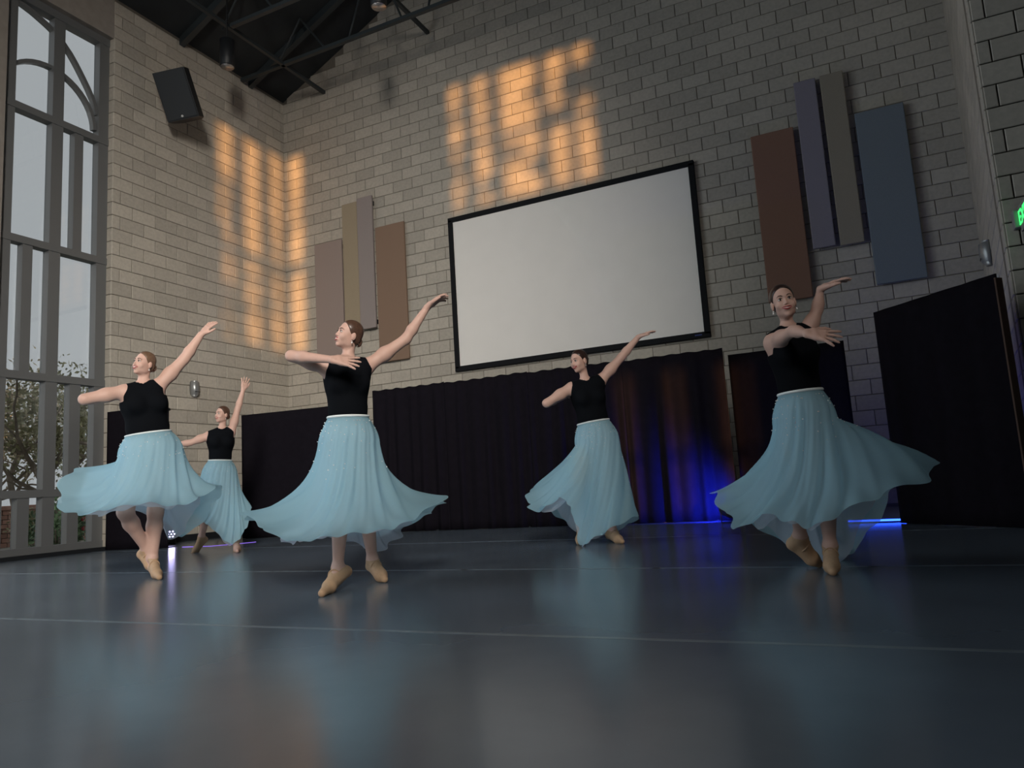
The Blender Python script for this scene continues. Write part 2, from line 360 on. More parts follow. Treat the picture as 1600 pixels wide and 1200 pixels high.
for k in range(5):                               # deck ribs
    y = -.9-k*1.55; cl = MB(); V = []
    for x in (0.02, RIDGE_X): V += [(x, y-.05, roof_z(x)-.14), (x, y+.05, roof_z(x)-.14), (x, y+.05, roof_z(x)), (x, y-.05, roof_z(x))]
    cl.add(V, [(0,1,2,3),(7,6,5,4),(0,4,5,1),(1,5,6,2),(2,6,7,3),(3,7,4,0)]); cl.build('rafter', 'steel', ce)
# ------------------------------------------------------------------ floor
fl = tag(MB().box((-.3, YR-.3, -.12), (21.3, .3, -.004)).build('floor', 'subfloor'), kind='structure', label='glossy grey-blue dance floor laid in wide strips')
ys = [-2.0, -3.93, -6.2, -8.14, -10.1, -12.1]
for a, b in zip(ys[:-1], ys[1:]):
    MB().box((.03, b+.004, -.004), (10.85, a-.004, 0.0)).build('marley_strip', 'marley', fl)
MB().box((.03, -1.99, -.004), (10.85, -.02, -.001)).build('marley_strip', 'marley', fl)
for y in ys[1:4]: MB().box((.05, y-.014, 0.0), (10.82, y+.014, .0008)).build('seam_tape', 'tape', fl)
for x in (7.11, 8.44, 9.62): MB().box((x-.022, -6.225, .0005), (x+.022, -6.19, .0014)).build('tape_mark', 'mark', fl)
tag(MB().box((0, YC, 0), (.02, 0, .10)).build('baseboard_left', 'black_plastic'), kind='structure', label='black baseboard along the left wall')
tag(MB().box((-.08, WY0, -.02), (.0, YC, .05)).build('trim_1', 'black_plastic'), kind='structure', label='dark sill strip under the tall window')
# ------------------------------------------------------------------ the tall window
win = tag(empty('window_1', (WX, -4.45, 0)), kind='structure', label='tall grey metal window with arched bars above and small panes below')
def wbox(name, y0, y1, z0, z1, d0=-.03, d1=.10, m='frame'):
    return MB().box((d0, y0+4.45, z0), (d1, y1+4.45, z1)).build(name, m, win)
ZT = [.08, .82, 2.36, 4.18, 6.04, 7.62]
wbox('mullion', -3.84, YC, .0, 7.72); wbox('mullion', WY0, -5.04, .0, 7.72); wbox('mullion', -4.535, -4.375, .0, 7.62)
for z in ZT[1:5]: wbox('transom', WY0, YC, z-.05, z+.05, -.03, .112)
wbox('transom', WY0, YC, 0, .14, -.035, .113); wbox('transom', WY0, YC, 7.60, 7.74, -.035, .113)
for y0, y1, i in ((-4.20, -4.07, 3), (-4.88, -4.75, 2), (-4.195, -4.04, 1), (-4.85, -4.70, 0), (-4.195, -4.04, 0)):
    wbox('mullion', y0, y1, ZT[i]+.05, ZT[i+1]-.05, -.025, .095)
def arcbar(pts):
    mb = MB(); n = len(pts); hw = .027
    V = []
    for i, (y, z) in enumerate(pts):
        a = np.array(pts[max(i-1, 0)]); b = np.array(pts[min(i+1, n-1)]); t = (b-a)/np.linalg.norm(b-a); nn = np.array([-t[1], t[0]])
        for sx, sn in ((-.02, -1), (.06, -1), (.06, 1), (-.02, 1)): V.append((sx, y+4.45+nn[0]*hw*sn, z+nn[1]*hw*sn))
    Fc = [(0,1,2,3), tuple((n-1)*4+k for k in (3,2,1,0))]
    for i in range(n-1):
        for k in range(4): Fc.append((i*4+k, (i+1)*4+k, (i+1)*4+(k+1) % 4, i*4+(k+1) % 4))
    mb.add(V, Fc); return mb.build('arched_bar', 'frame', win)
arcbar([(-4.55+.68*math.cos(a), 6.17+.68*math.sin(a)) for a in np.linspace(2.35, .02, 18)])
ay = np.array([-5.04, -4.8, -4.56, -4.4, -4.23, -4.08, -3.92, -3.86, -3.83]); az = np.array([7.60, 7.545, 7.455, 7.35, 7.18, 6.97, 6.72, 6.56, 6.44])
yy = np.linspace(-5.04, -3.83, 18); arcbar(list(zip(yy, np.interp(yy, ay, az))))
for i in range(5):
    for a, b in ((-5.04, -4.535), (-4.375, -3.84)):
        splits = [a, b]
        for y0, y1, k in ((-4.20, -4.07, 3), (-4.88, -4.75, 2), (-4.195, -4.04, 1), (-4.85, -4.70, 0), (-4.195, -4.04, 0)):
            if k == i and a < y0 < b: splits = [a, y0, y1, b]
        for p, q in zip(splits[::2], splits[1::2]): wbox('pane', p-.01, q+.01, ZT[i]+.03, ZT[i+1]-.03, .0, .006, 'glass')
# ------------------------------------------------------------------ outside the window
tag(MB().box((-40, -45, -.30), (-.31, 40, -.12)).build('ground', 'ground'), kind='structure', label='pale ground outside the window')
gw = empty('garden_wall', (-7.5, 0, -.12)); tag(gw, 'low red brick wall seen through the window behind shrubs', 'wall')
MB().box((-.10, -5, 0), (.10, 9, .82)).build('core', 'mortar', gw)
me = None
for r in range(8):
    for k in range(26):
        y = -2.0+k*.24+(r % 2)*.12
        if me is None:
            o = MB().bbox((.09, -.112, .006), (.118, .112, .094), .006).build('brick', 'brick', gw); me = o.data
        else: o = bpy.data.objects.new('brick', me); link(o, gw)
        o.location = (0, y, r*.1)
MB().bbox((-.16, -5, .80), (.16, 9, .90), .015).build('coping', 'brick', gw)
def leaves(center, rad, n, size, m, name, parent, hollow=.35):
    c = rng.normal(0, 1, (n, 3)); c /= np.linalg.norm(c, axis=1)[:, None]; c *= (hollow+(1-hollow)*rng.random((n, 1)))
    # clump
    c = c*(1+.25*np.sin(c[:, :1]*7+c[:, 1:2]*5)); P = np.array(center)+c*np.array(rad)
    a = rng.normal(0, 1, (n, 3)); a /= np.linalg.norm(a, axis=1)[:, None]; b = rng.normal(0, 1, (n, 3)); b -= a*(a*b).sum(1)[:, None]; b /= np.linalg.norm(b, axis=1)[:, None]
    s = size*(.6+.8*rng.random((n, 1)))
    V = np.stack([P-a*s, P+b*s*.45, P+a*s, P-b*s*.45], 1).reshape(-1, 3); Fc = [(4*i, 4*i+1, 4*i+2, 4*i+3) for i in range(n)]
    return tag(mesh_obj(name, V, Fc, m, parent), kind='stuff')
for bt, c_, r_ in leaf_q: leaves(c_, (r_, r_*.6, r_), int(40+900*r_*r_*3), .07, 'leaf_olive', 'shade_leaf_clump', bt, .1)
def tree(loc, h, crown, n, m, label, nb=6, trunk=.10, lean=(0, 0, 1)):
    global tb
    t = empty('garden_tree', loc); tag(t, label, 'tree', 'trees outside the window')
    tb = MB(); pts = branch((0, 0, 0), lean, trunk, 0)
    scale = h*.45/1.12
    tb = MB(); base = [np.array((0, 0, h*.5*i/4))+np.array([rng.normal(0, .05), rng.normal(0, .05), 0])*i for i in range(5)]
    tb.tube(base, [trunk*(1-.1*i) for i in range(5)], 7)
    for k in range(nb):
        a = 2*PI*k/nb; branch(base[rng.integers(2, 5)], (math.cos(a)*.7, math.sin(a)*.7, .8), trunk*.5, 1)
    tb.build('trunk', 'bark', t)
    leaves((0, 0, h*.72), crown, n, .06, m, 'foliage', t)
tree((-4.7, -1.4, -.12), 3.4, (1.0, 1.1, 1.2), 2400, 'leaf_olive', 'olive green garden tree with a thin trunk beside the window')
tree((-9.6, .9, -.12), 4.4, (1.4, 1.4, 1.5), 2400, 'leaf_tan', 'pale autumn tree growing behind the garden wall', nb=8)
tree((-12.6, 4.6, -.12), 4.8, (1.6, 1.7, 1.7), 2400, 'leaf_olive', 'distant bushy olive tree behind the garden wall')
tree((-16.8, 4.3, -.12), 5.4, (1.8, 1.8, 2.0), 2400, 'leaf_tan', 'distant pale tree with an open crown beyond the wall')
tree((-18.0, 9.5, -.12), 5.0, (2.4, 2.4, 1.9), 2400, 'leaf_green', 'far dark green tree behind the other trees')
for i, (x, y, r, h, m, lb) in enumerate([(-2.0, -3.1, .5, .7, 'leaf_green', 'dark green shrub close outside the window base'), (-3.0, -2.2, .38, .9, 'leaf_green', 'flowering green shrub in front of the olive tree'),
                                    (-6.6, -.6, .5, .75, 'leaf_olive', 'small olive shrub before the brick wall'), (-6.5, .9, .6, 1.4, 'leaf_green', 'tall glossy shrub before the brick wall')]):
    s = empty('garden_shrub', (x, y, -.12)); tag(s, lb, 'shrub', 'shrubs outside the window')
    leaves((0, 0, h*.55), (r, r, h*.55), 1100, .05, m, 'foliage', s, .2)
    st = MB(); [st.tube([(0, 0, 0), (rng.normal(0, r*.3), rng.normal(0, r*.3), h*.6)], .012, 5) for _ in range(5)]; st.build('stems', 'bark', s)
    if i in (1, 2):
        [MB().sphere((r*.8, rng.normal(0, r*.5), h*(.3+.5*rng.random())), .04, 6, 4).build('flower', 'flower', s) for _ in range(7)]
# ------------------------------------------------------------------ projection screen
sx0, sx1, sz0, sz1 = 3.672, 7.885, 2.487, 5.165
ps = empty('projection_screen', ((sx0+sx1)/2, 0, sz0)); tag(ps, 'wide pale projection screen in a black frame on the block wall', 'screen')
hw_ = (sx1-sx0)/2; H_ = sz1-sz0; fw = .085
MB().box((-hw_+.02, -.055, .02), (hw_-.02, -.012, H_-.02)).build('screen_surface', 'screen', ps)
MB().bbox((-hw_, -.085, 0), (hw_, -.012, fw), .008).build('frame_rail', 'black_velvet', ps); MB().bbox((-hw_, -.085, H_-fw), (hw_, -.012, H_), .008).build('frame_rail', 'black_velvet', ps)
for s in (-1, 1): MB().bbox((min(s*hw_, s*(hw_-fw)), -.085, fw*.5), (max(s*hw_, s*(hw_-fw)), -.012, H_-fw*.5), .008).build('frame_stile', 'black_velvet', ps)
MB().box((hw_-.22, -.0875, .034), (hw_-.12, -.0845, .052)).build('maker_plate', mat('plate_blue', (.03, .05, .22), .4), ps)
# ------------------------------------------------------------------ acoustic panels
AP = [(.78, 1.41, 2.83, 5.26, .07, 'fab_mauve', 'wide mauve fabric acoustic panel nearest the wall corner'),
      (1.445, 1.785, 3.46, 5.90, .075, 'fab_tan', 'narrow tan fabric acoustic panel beside the mauve one'),
      (1.81, 2.145, 3.47, 5.93, .11, 'fab_lilac', 'narrow lilac-grey fabric acoustic panel beside the tan one'),
      (2.17, 2.785, 2.83, 5.31, .07, 'fab_brown', 'wide brown fabric acoustic panel between the lilac panel and the screen'),
      (8.72, 9.295, 2.83, 5.28, .09, 'fab_red', 'wide dark rust-red fabric acoustic panel right beside the screen'),
      (9.365, 9.65, 3.48, 5.90, .11, 'fab_purple', 'narrow dim purple fabric acoustic panel beside the rust panel'),
      (9.705, 10.0, 3.46, 5.90, .11, 'fab_taupe', 'narrow taupe fabric acoustic panel beside the navy panel'),
      (10.075, 10.665, 2.86, 5.25, .09, 'fab_navy', 'wide dark navy fabric acoustic panel next to the side wall')]
for x0, x1, z0, z1, d, m, lb in AP:
    a = tag(empty('acoustic_panel', ((x0+x1)/2, 0, z0)), lb, 'wall panel', 'fabric acoustic panels on the back wall')
    h = (x1-x0)/2
    MB().bbox((-h, -d-.03, 0), (h, -d+.02, z1-z0), .012).build('fabric_face', m, a)
    for zz in (.12, z1-z0-.12):
        for s in (-1, 1): MB().box((s*(h-.06)-.03, -d+.019, zz-.04), (s*(h-.06)+.03, -.013, zz+.04)).build('bracket', 'black_plastic', a)
# ------------------------------------------------------------------ drapes
def drape(label, p0, p1, h, nf=7, amp=.025, m='drape', wavy=.0, seed=0, group='black stage drapes', thick=.012, posts=True):
    p0 = np.array([*p0, 0.]); p1 = np.array([*p1, 0.]); L = np.linalg.norm(p1-p0); u = (p1-p0)/L; nrm = np.array([u[1], -u[0], 0])
    e = empty('stage_drape', p0, math.atan2(u[1], u[0])); tag(e, label, 'drape', group)
    nx, nz = max(30, int(nf*10)), 14; r = np.random.default_rng(seed); ph = r.random(4)*6.28
    V = []; Fc = []
    for side in (0, 1):
        for j in range(nz+1):
            v = j/nz; z = h*v
            for i in range(nx+1):
                s = i/nx; k = amp*(1.0-.55*v**3)
                y = -k*(math.sin(nf*2*PI*s+ph[0]+.6*math.sin(3*s*6.28+ph[1]))+.45*math.sin(nf*3.7*s+ph[2]+v*1.2))
                zz = z+(wavy*(math.sin(nf*2*PI*s+ph[3])+.6*math.sin(5*s+ph[1])) if j == nz else 0)
                V.append((s*L, y*min(1, 12*s, 12*(1-s))+side*thick, zz+.004))
    n1 = (nx+1)*(nz+1)
    for j in range(nz):
        for i in range(nx):
            a = j*(nx+1)+i; Fc.append((a, a+1, a+nx+2, a+nx+1)); Fc.append((n1+a, n1+a+nx+1, n1+a+nx+2, n1+a+1))
    per = [i for i in range(nx+1)]+[j*(nx+1)+nx for j in range(1, nz+1)]+[nz*(nx+1)+i for i in range(nx-1, -1, -1)]+[j*(nx+1) for j in range(nz-1, 0, -1)]
    for a, b in zip(per, per[1:]+per[:1]): Fc.append((b, a, n1+a, n1+b))
    mesh_obj('cloth', V, Fc, m, e, True)
    if posts:
        MB().tube([(.02, .05, h-.05), (L-.02, .05, h-.05)], .02, 8).build('crossbar', 'black_plastic', e, True)
        for x in (.07, L-.07):
            MB().tube([(x, .06, .0), (x, .06, h-.04)], .022, 8).build('upright', 'black_plastic', e, True)
            MB().bbox((min(x, .3 if x < L/2 else L-.3)-.04, .03, 0), (max(x, .3 if x < L/2 else L-.3)+.04, .20, .012), .003).build('base_plate', 'black_plastic', e)
    return e
drape('narrow black drape panel standing against the tall window', (.02, -3.72), (1.10, -3.60), 1.93, 3, .008, seed=1)
drape('low flat black drape with a reddish sheen by the wall corner', (1.07, -2.24), (3.24, -1.98), 1.87, 4, .006, seed=2, m='drape')
CX = [3.29, 4.50, 5.77, 7.06, 8.30]
for i, lb in enumerate(['first pleated black curtain panel beside the low flat drape', 'second pleated black curtain panel under the screen corner',
                        'third pleated black curtain panel under the middle of the screen', 'fourth pleated black curtain panel lit blue at its foot']):
    drape(lb, (CX[i], -1.90), (CX[i+1], -1.90), 2.03-.012*i, 6, .024, wavy=.006, seed=10+i)
drape('flat black drape panel between the blue-lit curtain and the bare wall', (8.33, -1.72), (9.60, -1.72), 1.93, 3, .010, seed=20)
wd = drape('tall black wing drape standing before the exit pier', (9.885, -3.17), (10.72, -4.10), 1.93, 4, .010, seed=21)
MB().bbox((1.247, -.02, .01), (1.262, .05, 1.90), .003).build('lit_edge_strip', mat('brown_lit_edge', (.10, .06, .045), .9, noise_amt=.1), wd)  # brown strip added; its colour stands for the drape edge catching light
# ------------------------------------------------------------------ loudspeaker, pendants, sconces, exit sign, sensor
sp = empty('loudspeaker', (.50, -2.885, 7.01)); tag(sp, 'black loudspeaker cabinet bracketed high on the left block wall', 'speaker')
sm_ = Matrix.Rotation(math.radians(28), 4, 'Z') @ Matrix.Rotation(math.radians(24), 4, 'X') @ Matrix.Rotation(math.radians(-10), 4, 'Y'); sp.rotation_euler = sm_.to_euler()
# cabinet: front faces local -y, chamfered back
P = [(-.25, -.2), (.25, -.2), (.25, .02), (.15, .2), (-.15, .2), (-.25, .02)]
V = [(x, y, -.37) for x, y in P]+[(x, y, .37) for x, y in P]
MBx = MB(); MBx.add(V, [(5,4,3,2,1,0), (6,7,8,9,10,11)]+[(i, (i+1) % 6, 6+(i+1) % 6, 6+i) for i in range(6)]); MBx.build('cabinet', 'black_plastic', sp)
MB().bbox((-.235, -.215, -.355), (.235, -.199, .355), .006).build('grille', 'grille', sp)
bd_ = MB().lathe((0, 0, 0), [(.018, 0), (.018, .005), (.001, .006)], 14).build('badge', 'lightgrey', sp); bd_.location = (.0, -.213, -.32); bd_.rotation_euler = (PI/2, 0, 0)
mi_ = sm_.to_3x3().inverted(); MB().tube([tuple(mi_ @ Vector(v)) for v in ((0, 0, 0), (-.1, .25, .15), (-.455, .30, .16))], .02, 8).build('bracket', 'steel', sp)
pl_ = MB().box((-.484, .22, .08), (-.462, .38, .24)); pl_.v = [tuple(mi_ @ Vector(v)) for v in pl_.v]; pl_.build('wall_plate', 'steel', sp)
for (x, y), lb in (((1.13, -2.52), 'cylinder pendant lamp hanging near the left wall'), ((4.09, -2.52), 'cylinder pendant lamp hanging towards the roof ridge')):
    pl = tag(empty('pendant_lamp', (x, y, 7.5)), lb, 'lamp', 'cylinder pendant lamps')
    MB().lathe((0, 0, 0), [(.085, .02), (.105, 0), (.115, .01), (.115, .46), (.03, .5)], 20).build('housing', 'black_plastic', pl, True)
    MB().lathe((0, 0, -.004), [(.104, 0), (.104, .006), (.075, .012), (.06, .02)], 20).build('reflector', 'lamp_glass', pl, True)
    MB().tube([(0, 0, .48), (0, 0, roof_z(x)-7.5)], .012, 6).build('stem', 'black_plastic', pl)
def sconce(loc, rz, label, m, sc=1.0):
    s = empty('wall_sconce', loc, rz); tag(s, label, 'wall lamp')
    V = []; n = 9
    prof = [(-.13, .045), (-.09, .075), (0, .085), (.10, .08), (.125, .06)]
    for z, r in prof:
        for k in range(n): a = PI*k/(n-1); V.append((r*math.cos(a)*.95*sc, -r*1.15*math.sin(a)*sc, z*sc))
    Fc = [(i*n+k, i*n+k+1, (i+1)*n+k+1, (i+1)*n+k) for i in range(len(prof)-1) for k in range(n-1)]
    Fc += [tuple(range(n)), tuple((len(prof)-1)*n+k for k in range(n-1, -1, -1))]
    Fc += [(i*n, (i+1)*n, (i+1)*n+n-1, i*n+n-1) for i in range(len(prof)-1)]
    mesh_obj('shade', V, Fc, m, s, True)
    MB().bbox((-.06*sc, -.012, -.09*sc), (.06*sc, .004, .1*sc), .003).build('back_plate', m, s)
    MB().box((-.05*sc, -.095*sc, -.06*sc), (.05*sc, -.088*sc, -.052*sc)).build('groove', 'black_plastic', s)
sconce((.014, -2.21, 2.41), PI/2, 'rounded grey metal sconce on the left block wall', 'sconce')
q = np.array([XR, 0, 0])+rdir*1.75; rzr = math.atan2(rdir[1], rdir[0])
sconce((q[0]+rnorm[0]*.014, q[1]+rnorm[1]*.014, 2.66), rzr, 'rounded metal sconce on the return wall above the wing drape', 'sconce', 1.05)
q = np.array([XR, 0, 0])+rdir*2.35
se = empty('motion_sensor', (q[0]+rnorm[0]*.012, q[1]+rnorm[1]*.012, 2.24), rzr); tag(se, 'small white motion sensor below the sconce above the wing drape', 'sensor')
MB().bbox((-.025, -.02, -.02), (.025, .002, .05), .005).build('bracket', 'lightgrey', se); MB().bbox((-.03, -.075, -.055), (.03, -.018, .03), .012).build('housing', 'lightgrey', se, True)
es = empty('exit_sign', (11.03, PY-.012, 2.36)); tag(es, 'green lit EXIT sign mounted on the block pier', 'sign')
MB().bbox((-.05, -.09, .02), (.03, 0, .17), .006).build('housing', 'exit_box', es)
MB().bbox((-.012, -.42, -.02), (.008, -.085, .19), .004).build('sign_plate', 'exit_box', es)
cu = bpy.data.curves.new('lettering', 'FONT'); cu.body = 'EXIT'; cu.size = .17; cu.extrude = .002; cu.align_x = 'CENTER'; cu.align_y = 'CENTER'
to = bpy.data.objects.new('lettering', cu); COL.objects.link(to); dg = bpy.context.evaluated_depsgraph_get(); dg.update()
me = bpy.data.meshes.new_from_object(to.evaluated_get(dg)); bpy.data.objects.remove(to)
me.materials.clear(); me.materials.append(MT['exit_green']); lt = bpy.data.objects.new('lettering', me); link(lt, es)
lt.location = (-.0145, -.255, .085); lt.rotation_euler = (PI/2, 0, -PI/2)
# ------------------------------------------------------------------ floor LED lights
def led_par(loc, aim, label, color, energy, spot, lens):
    e = empty('led_par_light', loc); tag(e, label, 'stage light', 'led lights on the floor')
    d = Vector(aim).normalized(); rot = d.to_track_quat('Z', 'Y').to_matrix()
    def part(mb, name, m):
        mb.v = [tuple(rot @ Vector(v)+Vector((0, 0, .14))) for v in mb.v]; return mb.build(name, m, e)
    part(MB().lathe((0, 0, -.09), [(.05, 0), (.075, .03), (.078, .17), (.07, .175)], 16), 'can', 'black_plastic')
    ln = MB()
    for k in range(7):
        a = k*PI/3; r = 0 if k == 6 else .042; ln.sphere((r*math.cos(a), r*math.sin(a), .085), (.014, .014, .008), 8, 5)
    part(ln, 'lens', lens)
    MB().tube([(-.09, 0, .14), (-.09, 0, .01), (.09, 0, .01), (.09, 0, .14)], .008, 6).build('yoke', 'black_plastic', e)
    l = bpy.data.lights.new('beam', 'SPOT'); l.energy = energy; l.color = color; l.spot_size = spot; l.spot_blend = .8; l.shadow_soft_size = .05
    o = bpy.data.objects.new('beam', l); link(o, e); p = Vector((0, 0, .14))+d*.12; o.location = p; o.rotation_euler = d.to_track_quat('-Z', 'Y').to_euler()
    return e
led_par((.36, -2.92, 0), (.72, -.62, .1), 'white-violet LED par light glowing beside the narrow window drape', (.55, .5, 1), 2, 1.0, 'led_white')
led_par((8.28, -2.42, 0), (-.55, .75, .18), 'LED par light washing the curtain end in blue', (.015, .03, 1), 230, 1.9, 'led_blue')
lb_ = empty('led_bar', (9.72, -2.95, 0)); tag(lb_, 'thin blue LED bar glowing on the floor beside the wing drape', 'stage light')
MB().bbox((-.28, -.03, 0), (.28, .03, .035), .005).build('housing', 'black_plastic', lb_); MB().box((-.27, -.034, .012), (.27, -.029, .030)).build('lens', 'led_blue', lb_)
l = bpy.data.lights.new('glow', 'AREA'); l.shape = 'RECTANGLE'; l.size = .5; l.size_y = .03; l.energy = 5; l.color = (.02, .07, 1); o = bpy.data.objects.new('glow', l); link(o, lb_); o.location = (0, -.06, .08); o.rotation_euler = (PI*.75, 0, 0)
tag(MB().tube([onz(285, 855), onz(330, 853.5), onz(365, 850.5), onz(400, 847)], .006, 6).build('led_rope', 'led_purple'), 'thin violet light rope lying on the floor by the left wall', 'light rope')
# ------------------------------------------------------------------ dancers: implicit surfaces
def nrm(v): v = np.array(v, float); return v/(np.linalg.norm(v)+1e-12)
class Field:
    def __init__(s): s.p = []
    def rc(s, a, b, ra, rb, k=.02, op='u'):
        a = np.array(a, float); b = np.array(b, float); R = max(ra, rb)
        def fn(X, Y, Z):
            ba = b-a; L2 = ba @ ba+1e-12
            px, py, pz = X-a[0], Y-a[1], Z-a[2]
            t = np.clip((px*ba[0]+py*ba[1]+pz*ba[2])/L2, 0, 1)
            return np.sqrt((px-t*ba[0])**2+(py-t*ba[1])**2+(pz-t*ba[2])**2)-(ra+(rb-ra)*t)
        s.p.append((fn, np.minimum(a, b)-R, np.maximum(a, b)+R, k, op)); return s
    def chain(s, pts, rads, k=.02):
        for i in range(len(pts)-1): s.rc(pts[i], pts[i+1], rads[i], rads[i+1], k)
        return s
    def ell(s, c, ax, r, k=.03, op='u'):
        c = np.array(c, float); ax = np.array(ax, float); r = np.array(r, float); R = r.max()
        def fn(X, Y, Z):
            d = (X-c[0], Y-c[1], Z-c[2]); q = [d[0]*ax[i][0]+d[1]*ax[i][1]+d[2]*ax[i][2] for i in range(3)]
            k0 = np.sqrt(sum((q[i]/r[i])**2 for i in range(3))); k1 = np.sqrt(sum((q[i]/r[i]**2)**2 for i in range(3)))+1e-9
            return k0*(k0-1)/k1
        s.p.append((fn, c-R, c+R, k, op)); return s
    def mesh(s, vox, offset=0.0, clips=(), pad=.03):
        U = [p for p in s.p if p[4] == 'u']
        lo = np.min([p[1] for p in U], 0)-pad-offset; hi = np.max([p[2] for p in U], 0)+pad+offset
        n = np.ceil((hi-lo)/vox).astype(int)+1
        ax = [lo[i]+vox*np.arange(n[i]) for i in range(3)]
        D = np.full(n, 1.0, np.float32)
        for fn, l, h, k, op in s.p:
            m = k+3*vox+offset+.01
            i0 = np.maximum(((l-m-lo)/vox).astype(int), 0); i1 = np.minimum(((h+m-lo)/vox).astype(int)+2, n)
            if (i1 <= i0).any(): continue
            sl = tuple(slice(i0[i], i1[i]) for i in range(3))
            d = fn(ax[0][sl[0]][:, None, None], ax[1][sl[1]][None, :, None], ax[2][sl[2]][None, None, :]).astype(np.float32)
            E_ = D[sl]
            if op == 'u':
                t = np.clip(.5+.5*(E_-d)/k, 0, 1); D[sl] = E_*(1-t)+d*t-k*t*(1-t)
            else:
                t = np.clip(.5-.5*(E_+d)/k, 0, 1); D[sl] = E_*(1-t)-d*t+k*t*(1-t)
        D -= offset
        for fn in clips: D = np.maximum(D, fn(ax[0][:, None, None], ax[1][None, :, None], ax[2][None, None, :]).astype(np.float32))
        return surfnet(D, lo, vox)
def surfnet(D, lo, vox):
    ins = D < 0
    c = np.zeros(tuple(x-1 for x in D.shape), np.int8)
    for i in (0, 1):
        for j in (0, 1):
            for k in (0, 1): c += ins[i:i+c.shape[0], j:j+c.shape[1], k:k+c.shape[2]]
    A = np.argwhere((c > 0) & (c < 8)); idx = np.full(c.shape, -1, np.int64); idx[A[:, 0], A[:, 1], A[:, 2]] = np.arange(len(A))
    acc = np.zeros((len(A), 3)); cnt = np.zeros(len(A))
    cor = {}
    for i in (0, 1):
        for j in (0, 1):
            for k in (0, 1): cor[i, j, k] = D[A[:, 0]+i, A[:, 1]+j, A[:, 2]+k].astype(float)
    for a in range(3):
        for u in (0, 1):
            for v in (0, 1):
                p = [0, 0, 0]; o = [x for x in range(3) if x != a]; p[o[0]] = u; p[o[1]] = v; q = list(p); q[a] = 1
                d0, d1 = cor[tuple(p)], cor[tuple(q)]; m = (d0 < 0) != (d1 < 0); t = d0[m]/(d0[m]-d1[m])
                P_ = np.tile(np.array(p, float), (m.sum(), 1)); P_[:, a] += t; acc[m] += P_; cnt[m] += 1
    V = lo+vox*(A+acc/np.maximum(cnt, 1)[:, None])
    Q = []
    for a in range(3):
        o = [x for x in range(3) if x != a]
        s0 = [slice(1, -1)]*3; s0[a] = slice(0, -1); s1 = [slice(1, -1)]*3; s1[a] = slice(1, None)
        I0 = ins[tuple(s0)]; I1 = ins[tuple(s1)]
        E_ = np.argwhere(I0 != I1); off = np.array([1, 1, 1]); off[a] = 0; E2 = E_+off; flip = I0[E_[:, 0], E_[:, 1], E_[:, 2]]
        def g(du, dv):
            B_ = E2.copy(); B_[:, o[0]] += du; B_[:, o[1]] += dv; return idx[B_[:, 0], B_[:, 1], B_[:, 2]]
        q = np.stack([g(-1, -1), g(0, -1), g(0, 0), g(-1, 0)], 1)
        if a == 1: flip = ~flip
        q[~flip] = q[~flip][:, ::-1]; Q.append(q)
    Q = np.concatenate(Q); Q = Q[(Q >= 0).all(1)]
    # one smoothing pass
    S = np.zeros_like(V); N = np.zeros(len(V))
    for i in range(4):
        a, b = Q[:, i], Q[:, (i+1) % 4]
        for d in range(3): S[:, d] += np.bincount(a, V[b][:, d], len(V))+np.bincount(b, V[a][:, d], len(V))
        N += np.bincount(a, minlength=len(V))+np.bincount(b, minlength=len(V))
    V = V*.5+.5*S/np.maximum(N, 1)[:, None]
    return V, Q
def np_obj(name, V, Q, m, parent, smooth=True):
    me = bpy.data.meshes.new(name); V = np.asarray(V, np.float32); Q = np.asarray(Q, np.int32)
    me.vertices.add(len(V)); me.vertices.foreach_set('co', V.ravel()); k = Q.shape[1]
    me.loops.add(Q.size); me.loops.foreach_set('vertex_index', Q.ravel()); me.polygons.add(len(Q))
    me.polygons.foreach_set('loop_start', np.arange(len(Q), dtype=np.int32)*k); me.update(calc_edges=True); me.validate()
    me.polygons.foreach_set('use_smooth', np.ones(len(me.polygons), bool)) if smooth else None
    me.materials.append(MT[m] if isinstance(m, str) else m)
    o = bpy.data.objects.new(name, me); link(o, parent); return o
def hand(Fh, wr, d, n, size, curl=.25, spread=.12, side=1, thumb=.8, bend=0.0):
    """wr wrist, d finger direction, n back-of-hand normal, side=+1 thumb towards n x d"""
    d = nrm(d); n = nrm(np.array(n)-d*(np.array(n) @ d)); l = np.cross(n, d)*side; S = size
    wr = np.array(wr, float)
    dp = nrm(d-n*bend*.3)
    kn = [wr+S*(dp*.088+l*x) for x in (.030, .010, -.011, -.030)]
    for i, K in enumerate(kn): Fh.rc(wr+S*l*(.014-.009*i), K-S*dp*.004, S*.0150, S*.0118, S*.012)
    Fh.rc(wr+S*(dp*.03+l*.022), wr+S*(dp*.05-l*.02), S*.015, S*.015, S*.012)
    ln = (.072, .080, .074, .058)
    for i, K in enumerate(kn):
        a = (1.5-i)*spread; dd = nrm(dp*math.cos(a)+l*math.sin(a)); p = K; c = curl*(1+.15*i)
        for j, (f, r0, r1) in enumerate(((.46, .0090, .0081), (.30, .0081, .0074), (.24, .0074, .0060))):
            dd = nrm(dd-n*c*(.75 if j == 0 else 1.0)); q = p+dd*S*ln[i]*f; Fh.rc(p, q, S*r0, S*r1, S*.005); p = q
    t0 = wr+S*(dp*.022+l*.018); t1 = t0+S*nrm(dp*.75+l*thumb-n*.25)*.042; t2 = t1+S*nrm(dp*.9+l*thumb*.55-n*.2)*.032; t3 = t2+S*nrm(dp+l*thumb*.3-n*.25)*.026
    Fh.rc(t0, t1, S*.0165, S*.0120, S*.014); Fh.rc(t1, t2, S*.0115, S*.0100, S*.006); Fh.rc(t2, t3, S*.0098, S*.0075, S*.005)
